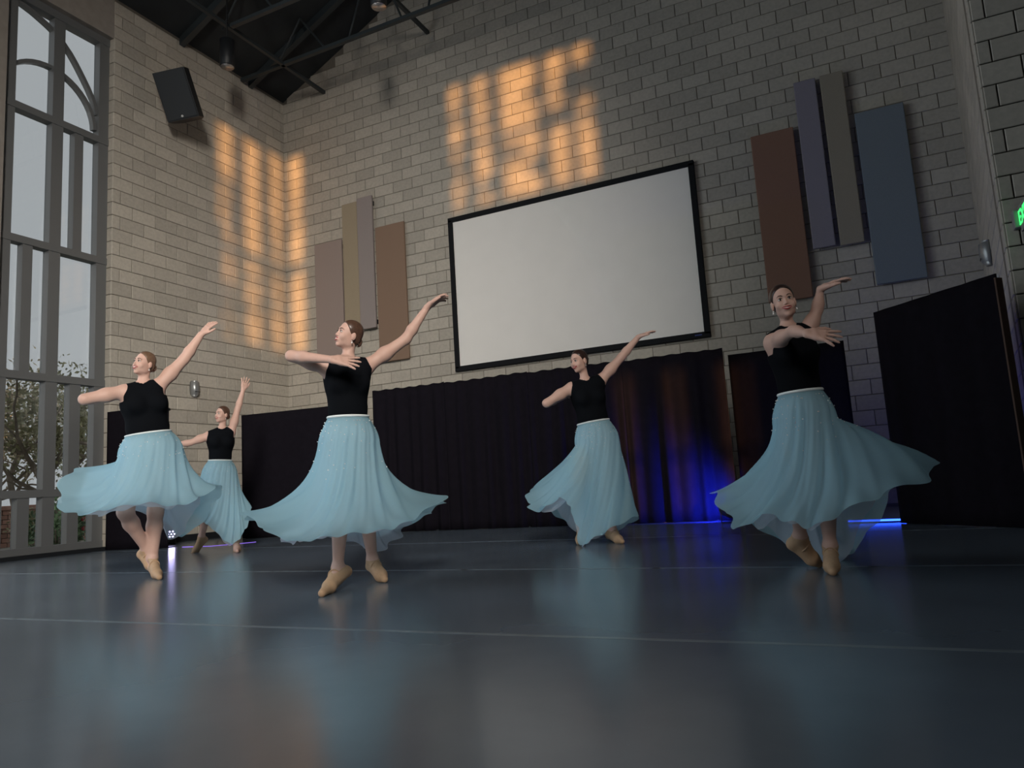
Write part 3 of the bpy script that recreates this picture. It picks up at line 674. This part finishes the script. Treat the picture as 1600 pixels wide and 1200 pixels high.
def crspline(P_, n):
    """periodic Catmull-Rom through control rows, n samples"""
    P_ = np.asarray(P_, float); K = len(P_); t = np.arange(n)*K/n; i = t.astype(int); f = (t-i)[:, None]
    p0, p1, p2, p3 = P_[(i-1) % K], P_[i % K], P_[(i+1) % K], P_[(i+2) % K]
    return .5*((2*p1)+(-p0+p2)*f+(2*p0-5*p1+4*p2-p3)*f**2+(-p0+3*p1-3*p2+p3)*f**3)
def make_skirt(C, s_, f_, u_, a, b, hem, hip, fold, nf, seed, tight=.5, flat=.5, twist=.75):
    """C waist centre, s_/f_/u_ axes; hem: local points listed round; returns verts grid"""
    r = np.random.default_rng(seed); M_, Nv = 224, 44
    bend = np.array([q[3:5] if len(q) > 3 else (tight, flat) for q in hem], float); hem = np.array([q[:3] for q in hem], float); rel = hem-C
    bend = np.clip(crspline(bend, M_) if 1 else bend, 0, 1.1)
    ang = np.unwrap([math.atan2(q @ f_, q @ s_) for q in rel])
    # waist angle runs evenly enough round the ring
    K = len(hem); even = ang[0]+np.sign(ang[-1]-ang[0])*np.arange(K)*2*PI/K
    wa = .55*ang+.45*even; sg = np.sign(even[-1]-even[0])
    ext = np.concatenate([wa-sg*2*PI, wa, wa+sg*2*PI]); t = np.arange(M_)*K/M_
    th = np.interp(t+K, np.arange(3*K), ext)
    Hm = crspline(hem, M_)
    W_ = C+np.outer(np.cos(th)*a, s_)+np.outer(np.sin(th)*b, f_)
    hipr = hip[0]; hd = hip[1]
    H1 = C-u_*hd+np.outer(np.cos(th)*(a+hipr), s_)+np.outer(np.sin(th)*(b+hipr*.9), f_)
    out = Hm-H1; horiz = out-np.outer(out[:, 2], [0, 0, 1])
    H2 = H1+horiz*bend[:, :1]; H2[:, 2] = H1[:, 2]+out[:, 2]*bend[:, 1]
    ph = r.random(6)*6.28
    vv = np.linspace(0, 1, Nv); vb = .28; B_ = np.zeros((M_, Nv, 3))
    for jj, v_ in enumerate(vv):
        if v_ < vb:
            a_ = v_/vb; e_ = math.sin(a_*PI/2)**.9; lat = W_+(H1-W_)*e_; ver = W_+(H1-W_)*a_; L_ = ((H1-W_) @ u_)[:, None]
            q = W_+(H1-W_)*e_; q = q-np.outer((q-W_) @ u_, u_)+L_*a_*u_[None, :]
            B_[:, jj] = q
        else:
            t_ = (v_-vb)/(1-vb); B_[:, jj] = (1-t_)**2*H1+2*t_*(1-t_)*H2+t_*t_*Hm
    tt = np.arange(M_)/M_*2*PI
    rad = horiz/np.maximum(np.linalg.norm(horiz, axis=1), 1e-6)[:, None]
    tw = tt[:, None]+twist*vv[None, :]
    wv = np.sin(nf*tw+ph[0]+.9*np.sin(2*tw+ph[1]))+.5*np.sin((nf+5)*tw+ph[2])+.35*np.sin((2*nf+3)*tw+ph[3])
    amp = fold*(.16+.95*vv**1.2)*np.minimum(1, vv*6)
    B_ += rad[:, None, :]*(wv*amp[None, :])[:, :, None]
    B_[:, :, 2] += .55*fold*np.sin((nf+2)*tt+ph[4])[:, None]*vv[None, :]**2
    return B_
def grid_mesh(B_):
    M_, Nv = B_.shape[:2]; V = B_.reshape(-1, 3); i = np.arange(M_)[:, None]; j = np.arange(Nv-1)[None, :]
    a = i*Nv+j; b = ((i+1) % M_)*Nv+j
    return V, np.stack([a, b, b+1, a+1], -1).reshape(-1, 4)
def dancer(J):
    base = onz(*J['base']); base[2] = 0
    ef = CAM-base; ef[2] = 0; ef = nrm(ef); er = np.array([-ef[1], ef[0], 0.])
    if er @ RC[0] < 0: er = -er
    up = np.array([0, 0, 1.])
    def P(px, py, dep=0.0):
        d = ray(px, py); q = base+ef*dep; t = ((q-CAM) @ ef)/(d @ ef); return CAM+d*t-base
    def G(px, py, z): return onz(px, py, z)-base
    def dirv(v): return nrm(er*v[0]+up*v[1]+ef*v[2])
    root = empty('person', base); tag(root, J['label'], 'person', 'dancers in pale blue skirts')
    g = J.get('g', 1.0); ga = J.get('arm', g); SK = J.get('skin', 'skin')
    N = P(*J['neck']); W = P(*J['waist']); Ls = P(*J['ls']); Rs = P(*J['rs'])
    u = nrm(N-W); s = Ls-Rs; s = nrm(s-u*(s @ u)); f = np.cross(s, u)
    AX = [s, f, u]; Tl = np.linalg.norm(N-W); cw, ww = J['cw'], J['ww']
    Pv = W-up*.12*J.get('hs', 1)
    body = Field(); torso = Field()
    for Fd in (body, torso):
        Fd.ell(W+u*Tl*.58, AX, (cw, cw*.70, Tl*.42), .05)
        Fd.ell(W+u*Tl*.12, AX, (ww, ww*.78, Tl*.40), .05)
        Fd.ell(Pv+u*.0, AX, (ww*1.14, ww*.90, .12), .05)
        for k in (-1, 1): Fd.ell(W+u*Tl*.56+s*k*cw*.45+f*cw*.52, AX, (cw*.40, cw*.36, cw*.40), .04)
        for S_ in (Ls, Rs):
            Fd.rc(S_*.86+N*.14-u*.006, N-u*.038, .044*g, .044*g, .045)
            Fd.rc(S_*.75+(W+u*Tl*.6)*.25, W+u*Tl*.62, .052*g, .07*g, .05)
    hs = J['hscale']; hc = P(*J['head'])
    hf = dirv(J['look']); hu = dirv(J['hup']); hu = nrm(hu-hf*(hu @ hf)); hl = np.cross(hu, hf)*-1.0   # hl: head's right-hand lateral
    def hp(x, y, z): return hc+hs*(hl*x+hf*y+hu*z)
    nk = .0345*g*J.get('neckw', 1)
    for Fd in (body,): Fd.rc(N-u*.03, hp(0, -.03, -.05), nk*1.12, nk, .035)
    arms = {}
    for sd, sh in (('l', Ls), ('r', Rs)):
        E_ = P(*J[sd+'e']); Wr = P(*J[sd+'w']); arms[sd] = (sh, E_, Wr)
        m1 = sh*.55+E_*.45; m2 = E_*.7+Wr*.3
        body.chain([sh, m1, E_], [.046*ga, .044*ga, .035*ga], .035); body.chain([E_, m2, Wr], [.035*ga, .036*ga, .0235*ga], .02)
        hd = Field(); hdir = dirv(J[sd+'hd']); hn = dirv(J[sd+'hn'])
        hand(hd, Wr, hdir, hn, J.get('hand', 1.0)*.98, J.get(sd+'curl', .22), J.get(sd+'spread', .2), J.get(sd+'side', 1), J.get(sd+'th', .8), J.get(sd+'bend', 0))
        hd.rc(Wr-nrm(Wr-E_)*.03, Wr, .0245*ga, .0225*ga, .012)
        arms[sd+'m'] = hd.mesh(.0032)
    feet = []
    for sd, k in (('l', 1), ('r', -1)):
        lg = J[sd+'leg']; hip = Pv+s*k*ww*.50-up*.05
        pt = {n: (G(*v[1:]) if v[0] == 'G' else P(*v[1:])) for n, v in lg.items()}
        kn, an, he, to = pt['knee'], pt['ank'], pt['heel'], pt['toe']
        gl = J.get('leg', g); shin = (kn*.68+an*.32)
        back = nrm(he-(an+to)/2); back = back-nrm(an-kn)*(back @ nrm(an-kn))
        body.chain([hip, hip*.5+kn*.5, kn], [.078*gl, .070*gl, .052*gl], .04)
        body.chain([kn, shin+back*.012, an], [.050*gl, .051*gl, .0305*gl], .03)
        ball = he*.28+to*.72; ft = Field()
        Sz = J.get('foot', 1.0)
        ft.rc(an, he, .033*Sz, .0285*Sz, .02); ft.rc(he, ball, .029*Sz, .033*Sz, .02); ft.rc(an, ball, .031*Sz, .026*Sz, .03); ft.rc(ball, to, .031*Sz, .018*Sz, .02)
        body.p += ft.p
        axis = nrm(an-kn)
        cut = an-axis*.005
        opening = lambda X, Y, Z, c=cut, a=axis, t=to, h=he, A=an: -((X-c[0])*a[0]+(Y-c[1])*a[1]+(Z-c[2])*a[2]) - .0
        # slipper: leaves the instep bare
        inst = A_ = an*.62+ball*.38; 
        V, Q = ft.mesh(.0045, .0035, (opening,))
        sh = np_obj('ballet_slipper', V, Q, 'shoe', root)
        stp = MB(); fw_ = nrm(to-he); sd2 = nrm(np.cross(fw_, axis)); pm = an*.55+ball*.45; ring = []
        for q in range(15):
            a = 2*PI*q/14; ring.append(pm+(sd2*math.cos(a)+np.cross(sd2, fw_)*math.sin(a))*.036*Sz)
        stp.tube(ring, .004, 5); stp.build('elastic_strap', 'shoe', sh, True)
    V1, Q1 = body.mesh(.0075)
    # head
    H = Field(); hx = [hl, hf, hu]
    def e(c, r, k=.02, op='u'): H.ell(hp(*c), hx, np.array(r)*hs, k*hs, op)
    e((0, -.014, .045), (.073, .092, .080)); e((0, .028, -.018), (.057, .062, .088), .03); e((0, .034, -.070), (.038, .043, .034), .03); e((0, .068, -.098), (.017, .016, .015), .02)
    for k in (-1, 1):
        e((k*.040, .058, -.030), (.024, .025, .026), .02); e((k*.046, .012, -.060), (.012, .026, .028), .025)
        e((k*.074, -.012, -.008), (.010, .020, .032), .008)
    H.rc(hp(-.034, .075, .030), hp(.034, .075, .030), .010*hs, .010*hs, .018*hs)
    for k in (-1, 1): e((k*.030, .098, .006), (.020, .018, .012), .012, 's')
    H.rc(hp(0, .084, .014), hp(0, .103, -.026), .0065*hs, .0092*hs, .010*hs)
    for k in (-1, 1): e((k*.010, .092, -.030), (.007, .009, .006), .006)
    e((0, .083, -.060), (.026, .016, .017), .012)
    for k in (-1, 1): e((k*.030, .076, .006), (.0145, .0145, .0125), .004)
    H.rc(hp(0, -.03, -.05), N-u*.01, nk, nk*1.08, .03)
    V2, Q2 = H.mesh(.0035)
    parts = [(V1, Q1), (V2, Q2), arms['lm'], arms['rm']]; Vs = []; Qs = []; n0 = 0
    for V, Q in parts: Vs.append(V); Qs.append(Q+n0); n0 += len(V)
    np_obj('body', np.concatenate(Vs), np.concatenate(Qs), SK, root)
    # top
    shw = abs((Ls-Rs) @ s)/2; mid = (Ls+Rs)/2
    def plane(c, n_): return lambda X, Y, Z: (X-c[0])*n_[0]+(Y-c[1])*n_[1]+(Z-c[2])*n_[2]
    def armhole(c, n_, hgt):
        a_ = plane(c, n_); b_ = plane(c-u*hgt, u); return lambda X, Y, Z: np.minimum(a_(X, Y, Z), b_(X, Y, Z))
    clips = [armhole(Ls+s*.020, nrm(s*1.0-u*.06), .075*g), armhole(Rs-s*.020, nrm(-s*1.0-u*.06), .075*g), plane(W-up*.06, -up)]
    nb = N-u*.012
    def neckhole(X, Y, Z):
        dx, dy, dz = X-nb[0]-f[0]*.02, Y-nb[1]-f[1]*.02, Z-nb[2]-f[2]*.02
        h = dx*u[0]+dy*u[1]+dz*u[2]; l2 = np.sqrt(np.maximum(dx*dx+dy*dy+dz*dz-h*h, 0))
        return np.minimum(nk*1.22-l2, h+.03)
    V, Q = torso.mesh(.007, .0075, clips+[neckhole])
    np_obj('leotard_top', V, Q, 'leotard', root)
    # skirt
    hem = [(*P(*q[:3]), *q[3:]) for q in J['hem']]
    wa_, wb_ = ww*1.06, ww*.86
    B_ = make_skirt(W-up*.005, s, f, u, wa_, wb_, hem, J.get('hip', (.045, .16)), J.get('fold', .016), J.get('nf', 15), J['seed'], J.get('tight', .55), J.get('flat', .6))
    V, Q = grid_mesh(B_); sk = np_obj('skirt', V, Q, 'chiffon', root)
    if 1:
        hc_ = np.mean([q[:3] for q in hem], 0)
        h2 = [P(*q) for q in J['hem2']] if 'hem2' in J else [(hc_[0]+(q[0]-hc_[0])*.74, hc_[1]+(q[1]-hc_[1])*.74, q[2]-.02, *q[3:]) for q in hem]
        hp_ = J.get('hip', (.045, .16))
        B2 = make_skirt(W-up*.02, s, f, u, wa_*.97, wb_*.97, h2, (hp_[0]*.8, hp_[1]), .014, 13, J['seed']+50, .2, .8)
        V, Q = grid_mesh(B2); np_obj('lining', V, Q, 'lining', sk)
    mb = MB(); ring = [W-up*.004+s*math.cos(a)*wa_*1.02+f*math.sin(a)*wb_*1.02 for a in np.linspace(0, 2*PI, 41)]
    mb.tube(ring, .0085, 6); mb.build('waistband', 'band', sk, True)
    gm = MB(); r = np.random.default_rng(J['seed']+9)
    Cc = B_.mean((0, 1))
    for _ in range(J.get('gems', 110)):
        i = r.integers(0, B_.shape[0]); j = int(2+18*r.random()**1.6); q = B_[i, j]; o_ = q-(W-up*.1); o_[2] = 0; q = q+nrm(o_)*.004
        z = .0030+.0018*r.random(); gm.add([q+d*z for d in (er, -er, up, -up, ef, -ef)], [(0,2,4),(2,1,4),(1,3,4),(3,0,4),(2,0,5),(1,2,5),(3,1,5),(0,3,5)])
    tag(gm.build('rhinestones', 'gem', sk), kind='stuff')
    # hair
    HR = Field(); HR.ell(hp(0, -.016, .046), hx, np.array((.0785, .097, .0855))*hs, .01)
    HR.ell(hp(0, -.055, -.02), hx, np.array((.060, .05, .05))*hs, .03)
    hl_ = J.get('hairline', .0)
    c0 = hp(0, .012+hl_, 0); nn = nrm(hf*1.0-hu*.60)
    low = hp(0, -.03, -.055)
    V, Q = HR.mesh(.0045, .0, (plane(c0, nn), plane(low, nrm(-hu+hf*.5))))
    ha = np_obj('hair', V, Q, J['hair'], root)
    BN = Field(); bx_, by_, bz_ = J.get('bun', (0, -.118, .005)); BN.ell(hp(bx_, by_, bz_), hx, np.array((.036, .024, .036))*hs, .01)
    for q in range(8):
        a = q*PI/4; BN.rc(hp(bx_+.024*math.cos(a), by_, bz_+.024*math.sin(a)), hp(bx_+.024*math.cos(a+.8), by_-.006, bz_+.024*math.sin(a+.8)), .012*hs, .012*hs, .006*hs)
    V, Q = BN.mesh(.004); np_obj('bun', V, Q, J['hair'], ha)
    pm = MB()
    for q in range(9):
        a = 2*PI*q/9; c = hp(bx_+.036*math.cos(a), by_+.014, bz_+.036*math.sin(a)); pm.sphere(c, .0052, 6, 4)
    pm.build('hair_pearls', 'pearl', ha, True)
    # face
    for k in (-1, 1):
        ey = MB().sphere((0, 0, 0), .0130*hs, 14, 10); R3 = np.stack(hx, 1)
        ey.v = [tuple(hp(k*.030, .0785, .005)+R3 @ (np.array(v)*np.array([1.18, .95, .64]))) for v in ey.v]; eo = ey.build('eye', 'eyewhite', root, True)
        ir = MB().sphere((0, 0, 0), .0072*hs, 10, 8); gz = J.get('gaze', 0.0); ir.v = [tuple(hp(k*.030+gz*.003, .0872, .0055)+R3 @ (np.array(v)*np.array([1, .6, 1]))) for v in ir.v]; ir.build('iris', 'iris', eo, True)
        MB().tube([hp(k*.017, .086, .008), hp(k*.024, .0905, .0145), hp(k*.033, .0885, .0145), hp(k*.045, .079, .008)], [.0016*hs, .0028*hs, .003*hs, .0014*hs], 6).build('lashes', 'iris', eo, True)
        MB().tube([hp(k*.014, .0915, .026), hp(k*.024, .0925, .0315), hp(k*.036, .087, .033), hp(k*.048, .074, .026)], [.0028*hs, .0034*hs, .0028*hs, .0012*hs], 6).build('eyebrow', 'brow', root, True)
        er_ = MB(); er_.sphere(hp(k*.078, -.006, -.046), .0034, 8, 6); er_.sphere(hp(k*.078, -.006, -.046)-up*.0115, .0052, 8, 6); er_.tube([hp(k*.078, -.006, -.046), hp(k*.078, -.006, -.046)-up*.012], .0012, 5); er_.build('earring', 'gem', root, True)
    op = J.get('open', .5); sm = J.get('smile', .8)
    def lipcurve(w_, zc, zs, yf): return [hp(x*w_, .1005-(abs(x)**2)*.020+yf, zc+zs*(abs(x)**1.6)) for x in np.linspace(-1, 1, 9)]
    mw = .025+.008*sm; z0 = -.057; gap = .004+.012*op
    mo = MB(); a = lipcurve(mw*.93, z0+gap*.5, .006*sm-gap*.3, -.002); b = lipcurve(mw*.93, z0-gap*.6, .006*sm+gap*.6, -.003)
    mo.add(a+b, [(i, i+1, 10+i, 9+i) for i in range(8)]); mo.build('mouth', 'mouth', root)
    te = MB(); b2 = lipcurve(mw*.80, z0-gap*.18, .006*sm+gap*.2, -.0005); a2 = lipcurve(mw*.80, z0+gap*.55, .006*sm-gap*.2, -.0005)
    te.add(a2+b2, [(i, i+1, 10+i, 9+i) for i in range(8)]); te.build('teeth', 'teeth', root)
    lp = MB(); rr = [.0016, .003, .0042, .0048, .0044, .0048, .0042, .003, .0016]
    lp.tube(lipcurve(mw, z0+gap*.55+.002, .006*sm-gap*.3, 0), [x*hs*.85 for x in rr], 7); lp.tube(lipcurve(mw, z0-gap*.75-.003, .006*sm+gap*.8+.002, -.001), [x*hs for x in rr], 7); lp.build('lips', 'lip', root, True)
    return root
D = []
# 2: front left-of-centre
D.append(dict(base=(545, 915), label='dancer looking up with one hand held at her chest, skirt belling low', seed=2,
    neck=(541, 561, 0), waist=(544, 651, 0), ls=(574, 572, .0), rs=(511, 575, .06), le=(634, 530, .0), lw=(667, 481, .02), re=(455, 556, .10), rw=(520, 562, .30),
    lhd=(.75, .55, .1), lhn=(-.5, .75, -.2), lside=-1, lcurl=.25, rhd=(.97, -.16, .04), rhn=(.1, .60, .80), rside=1, rcurl=.06, rth=.9, rspread=.24,
    head=(545, 524, .02), look=(-.84, .24, .42), hup=(.22, .95, .1), hscale=.80, cw=.138, ww=.118, hair='hair_brown', open=.9, smile=.1, arm=.95,
    rleg=dict(knee=('P', 531, 790, .10), ank=('P', 528, 886, .04), heel=('P', 541, 893, .0), toe=('G', 503, 927, .02)),
    lleg=dict(knee=('P', 572, 785, -.05), ank=('P', 582, 874, -.12), heel=('P', 580, 884, -.16), toe=('G', 601, 905, .022)),
    hem=[(379, 800, .0), (405, 822, .30), (452, 846, .50), (505, 840, .60), (560, 833, .62), (612, 826, .55), (655, 806, .40), (698, 776, .08), (684, 792, -.22), (655, 812, -.42), (590, 838, -.5), (520, 835, -.55), (450, 832, -.42), (398, 815, -.22)],
    hem2=[(440, 835, .1), (480, 845, .3), (540, 830, .35), (590, 830, .3), (640, 815, .1), (615, 845, -.1), (583, 866, -.15), (560, 850, -.3), (500, 840, -.3), (450, 850, -.15)],
    tight=.14, flat=.95, hip=(.062, .18), bun=(0, -.100, -.03)))
# 1: left
D.append(dict(base=(242, 900), label='dancer before the tall window with fair bun and skirt lifted wide', seed=3, g=1.12, arm=1.22, leg=1.15, hand=1.05,
    neck=(221, 600, 0), waist=(232, 677, 0), ls=(248, 603, .0), rs=(193, 612, .06), le=(288, 561, .0), lw=(314, 523, .0), re=(132, 624, .12), rw=(178, 616, -.06),
    lhd=(.62, .78, .0), lhn=(-.6, .4, .5), lside=-1, lcurl=.12, rhd=(.6, .1, -.6), rhn=(0, 1, 0), rcurl=.4,
    head=(225, 569, .02), look=(-.70, .16, .62), hup=(.12, .98, .05), hscale=.86, cw=.178, ww=.160, hair='hair_fair', open=.7, smile=1,
    rleg=dict(knee=('P', 196, 800, .18), ank=('P', 228, 856, .0), heel=('P', 221, 866, -.06), toe=('P', 240, 890, .02)),
    lleg=dict(knee=('P', 243, 800, .05), ank=('P', 239, 872, .02), heel=('P', 235, 884, -.06), toe=('G', 249, 902, .02)),
    hem=[(89, 785, .1), (118, 804, .35), (165, 796, .55), (227, 786, .62), (280, 790, .55), (318, 774, .4), (346, 757, .1), (330, 795, -.2), (286, 838, -.38), (250, 806, -.5), (200, 790, -.55), (152, 738, -.45, .3, 1.0), (107, 738, -.25, .3, 1.0)],
    tight=.22, flat=.95, hip=(.075, .16), bun=(0, -.112, -.01)))
# 3: centre back
D.append(dict(base=(945, 848), label='dancer before the black curtain with dark bun and skirt panel swept aside', seed=4, g=1.02,
    neck=(914, 595, 0), waist=(927, 659, 0), ls=(940, 593, -.02), rs=(892, 606, .05), le=(971, 558, -.02), lw=(997, 527, .0), re=(854, 630, .10), rw=(886, 618, -.10),
    lhd=(.93, .35, .1), lhn=(-.3, .9, .1), lside=-1, lcurl=.15, rhd=(.6, .1, -.6), rhn=(0, 1, 0), rcurl=.4,
    head=(905, 565, .03), look=(-.66, -.12, .72), hup=(-.14, .98, .05), hscale=.86, cw=.150, ww=.134, hair='hair_dark', open=.45, smile=1,
    lleg=dict(knee=('P', 948, 760, .05), ank=('P', 957, 828, -.03), heel=('P', 952, 836, -.08), toe=('G', 972, 846, .02)),
    rleg=dict(knee=('P', 905, 750, .15), ank=('P', 908, 820, .05), heel=('P', 912, 830, -.04), toe=('G', 904, 848, .02)),
    hem=[(824, 783, .1), (840, 799, .25), (876, 778, .35), (896, 806, .42), (908, 850, .35), (926, 842, .40), (962, 822, .42), (997, 806, .1), (985, 818, -.25), (940, 836, -.35), (900, 826, -.35), (862, 798, -.3), (833, 762, -.12)],
    tight=.38, flat=.55, hip=(.055, .18), fold=.018, bun=(0, -.105, .02)))
# 4: right
D.append(dict(base=(1285, 890), label='smiling dancer facing forward with red lips and a wide swept skirt', seed=5, g=.95,
    neck=(1231, 512, 0), waist=(1250, 612, 0), ls=(1262, 519, -.02), rs=(1206, 535, .06), le=(1277, 484, -.02), lw=(1282, 452, .0), re=(1240, 517, .26), rw=(1261, 521, .36), arm=.82,
    lhd=(.90, .30, .1), lhn=(-.3, .9, .1), lside=-1, lcurl=.18, rhd=(.93, -.28, .1), rhn=(.1, .60, .80), rside=1, rcurl=.10, rth=1.0, rspread=.26,
    head=(1224, 473, .02), look=(.16, .02, .98), hup=(-.13, .98, .0), hscale=.83, cw=.132, ww=.110, hair='hair_dark', open=.45, smile=1, gaze=.2,
    rleg=dict(knee=('P', 1252, 765, .12), ank=('P', 1250, 838, .0), heel=('P', 1239, 850, -.05), toe=('G', 1280, 881, .02)),
    lleg=dict(knee=('P', 1290, 770, .10), ank=('P', 1297, 852, .02), heel=('P', 1296, 864, -.05), toe=('G', 1301, 893, .02)),
    hem=[(1115, 770, .0, .1, .75), (1135, 803, .15), (1154, 826, .28), (1190, 806, .38), (1235, 815, .46), (1270, 823, .5), (1325, 796, .45), (1390, 768, .35), (1457, 744, .15, .42, .42), (1450, 718, -.08, .42, .38), (1403, 762, -.3), (1362, 825, -.4), (1326, 868, -.45), (1284, 876, -.45), (1228, 852, -.45), (1165, 808, -.32), (1128, 776, -.15)],
    tight=.25, flat=.7, hip=(.05, .17), fold=.020, bun=(0, -.112, .0)))
# 5: far left
D.append(dict(base=(345, 860), label='small distant dancer with one arm straight up by the block wall', seed=6, g=1.0,
    neck=(346, 670, 0), waist=(344, 719, 0), ls=(362, 674, .0), rs=(325, 681, .03), le=(371, 640, .0), lw=(380, 609, .0), re=(297, 692, .03), rw=(277, 694, .02),
    lhd=(.2, .98, .0), lhn=(.3, 0, .9), lside=-1, lcurl=.10, rhd=(-.95, -.1, .1), rhn=(0, .9, .2), rcurl=.12,
    head=(347, 648, .02), look=(-.72, .06, .60), hup=(.08, .98, .05), hscale=.84, cw=.150, ww=.122, hair='hair_brown', open=.4, smile=.8,
    rleg=dict(knee=('P', 322, 800, .12), ank=('P', 315, 838, .0), heel=('P', 320, 843, -.05), toe=('P', 301, 865, .04)),
    lleg=dict(knee=('P', 362, 800, .05), ank=('P', 369, 846, .0), heel=('P', 369, 852, -.06), toe=('G', 371, 861, .02)),
    hem=[(288, 792, .05), (305, 806, .25), (334, 828, .36), (362, 850, .38), (384, 826, .3), (391, 790, .05), (386, 806, -.22), (350, 818, -.34), (312, 808, -.28)],
    tight=.3, flat=.7, hip=(.07, .16), bun=(0, -.105, -.02), gems=60))
for J in D: dancer(J)
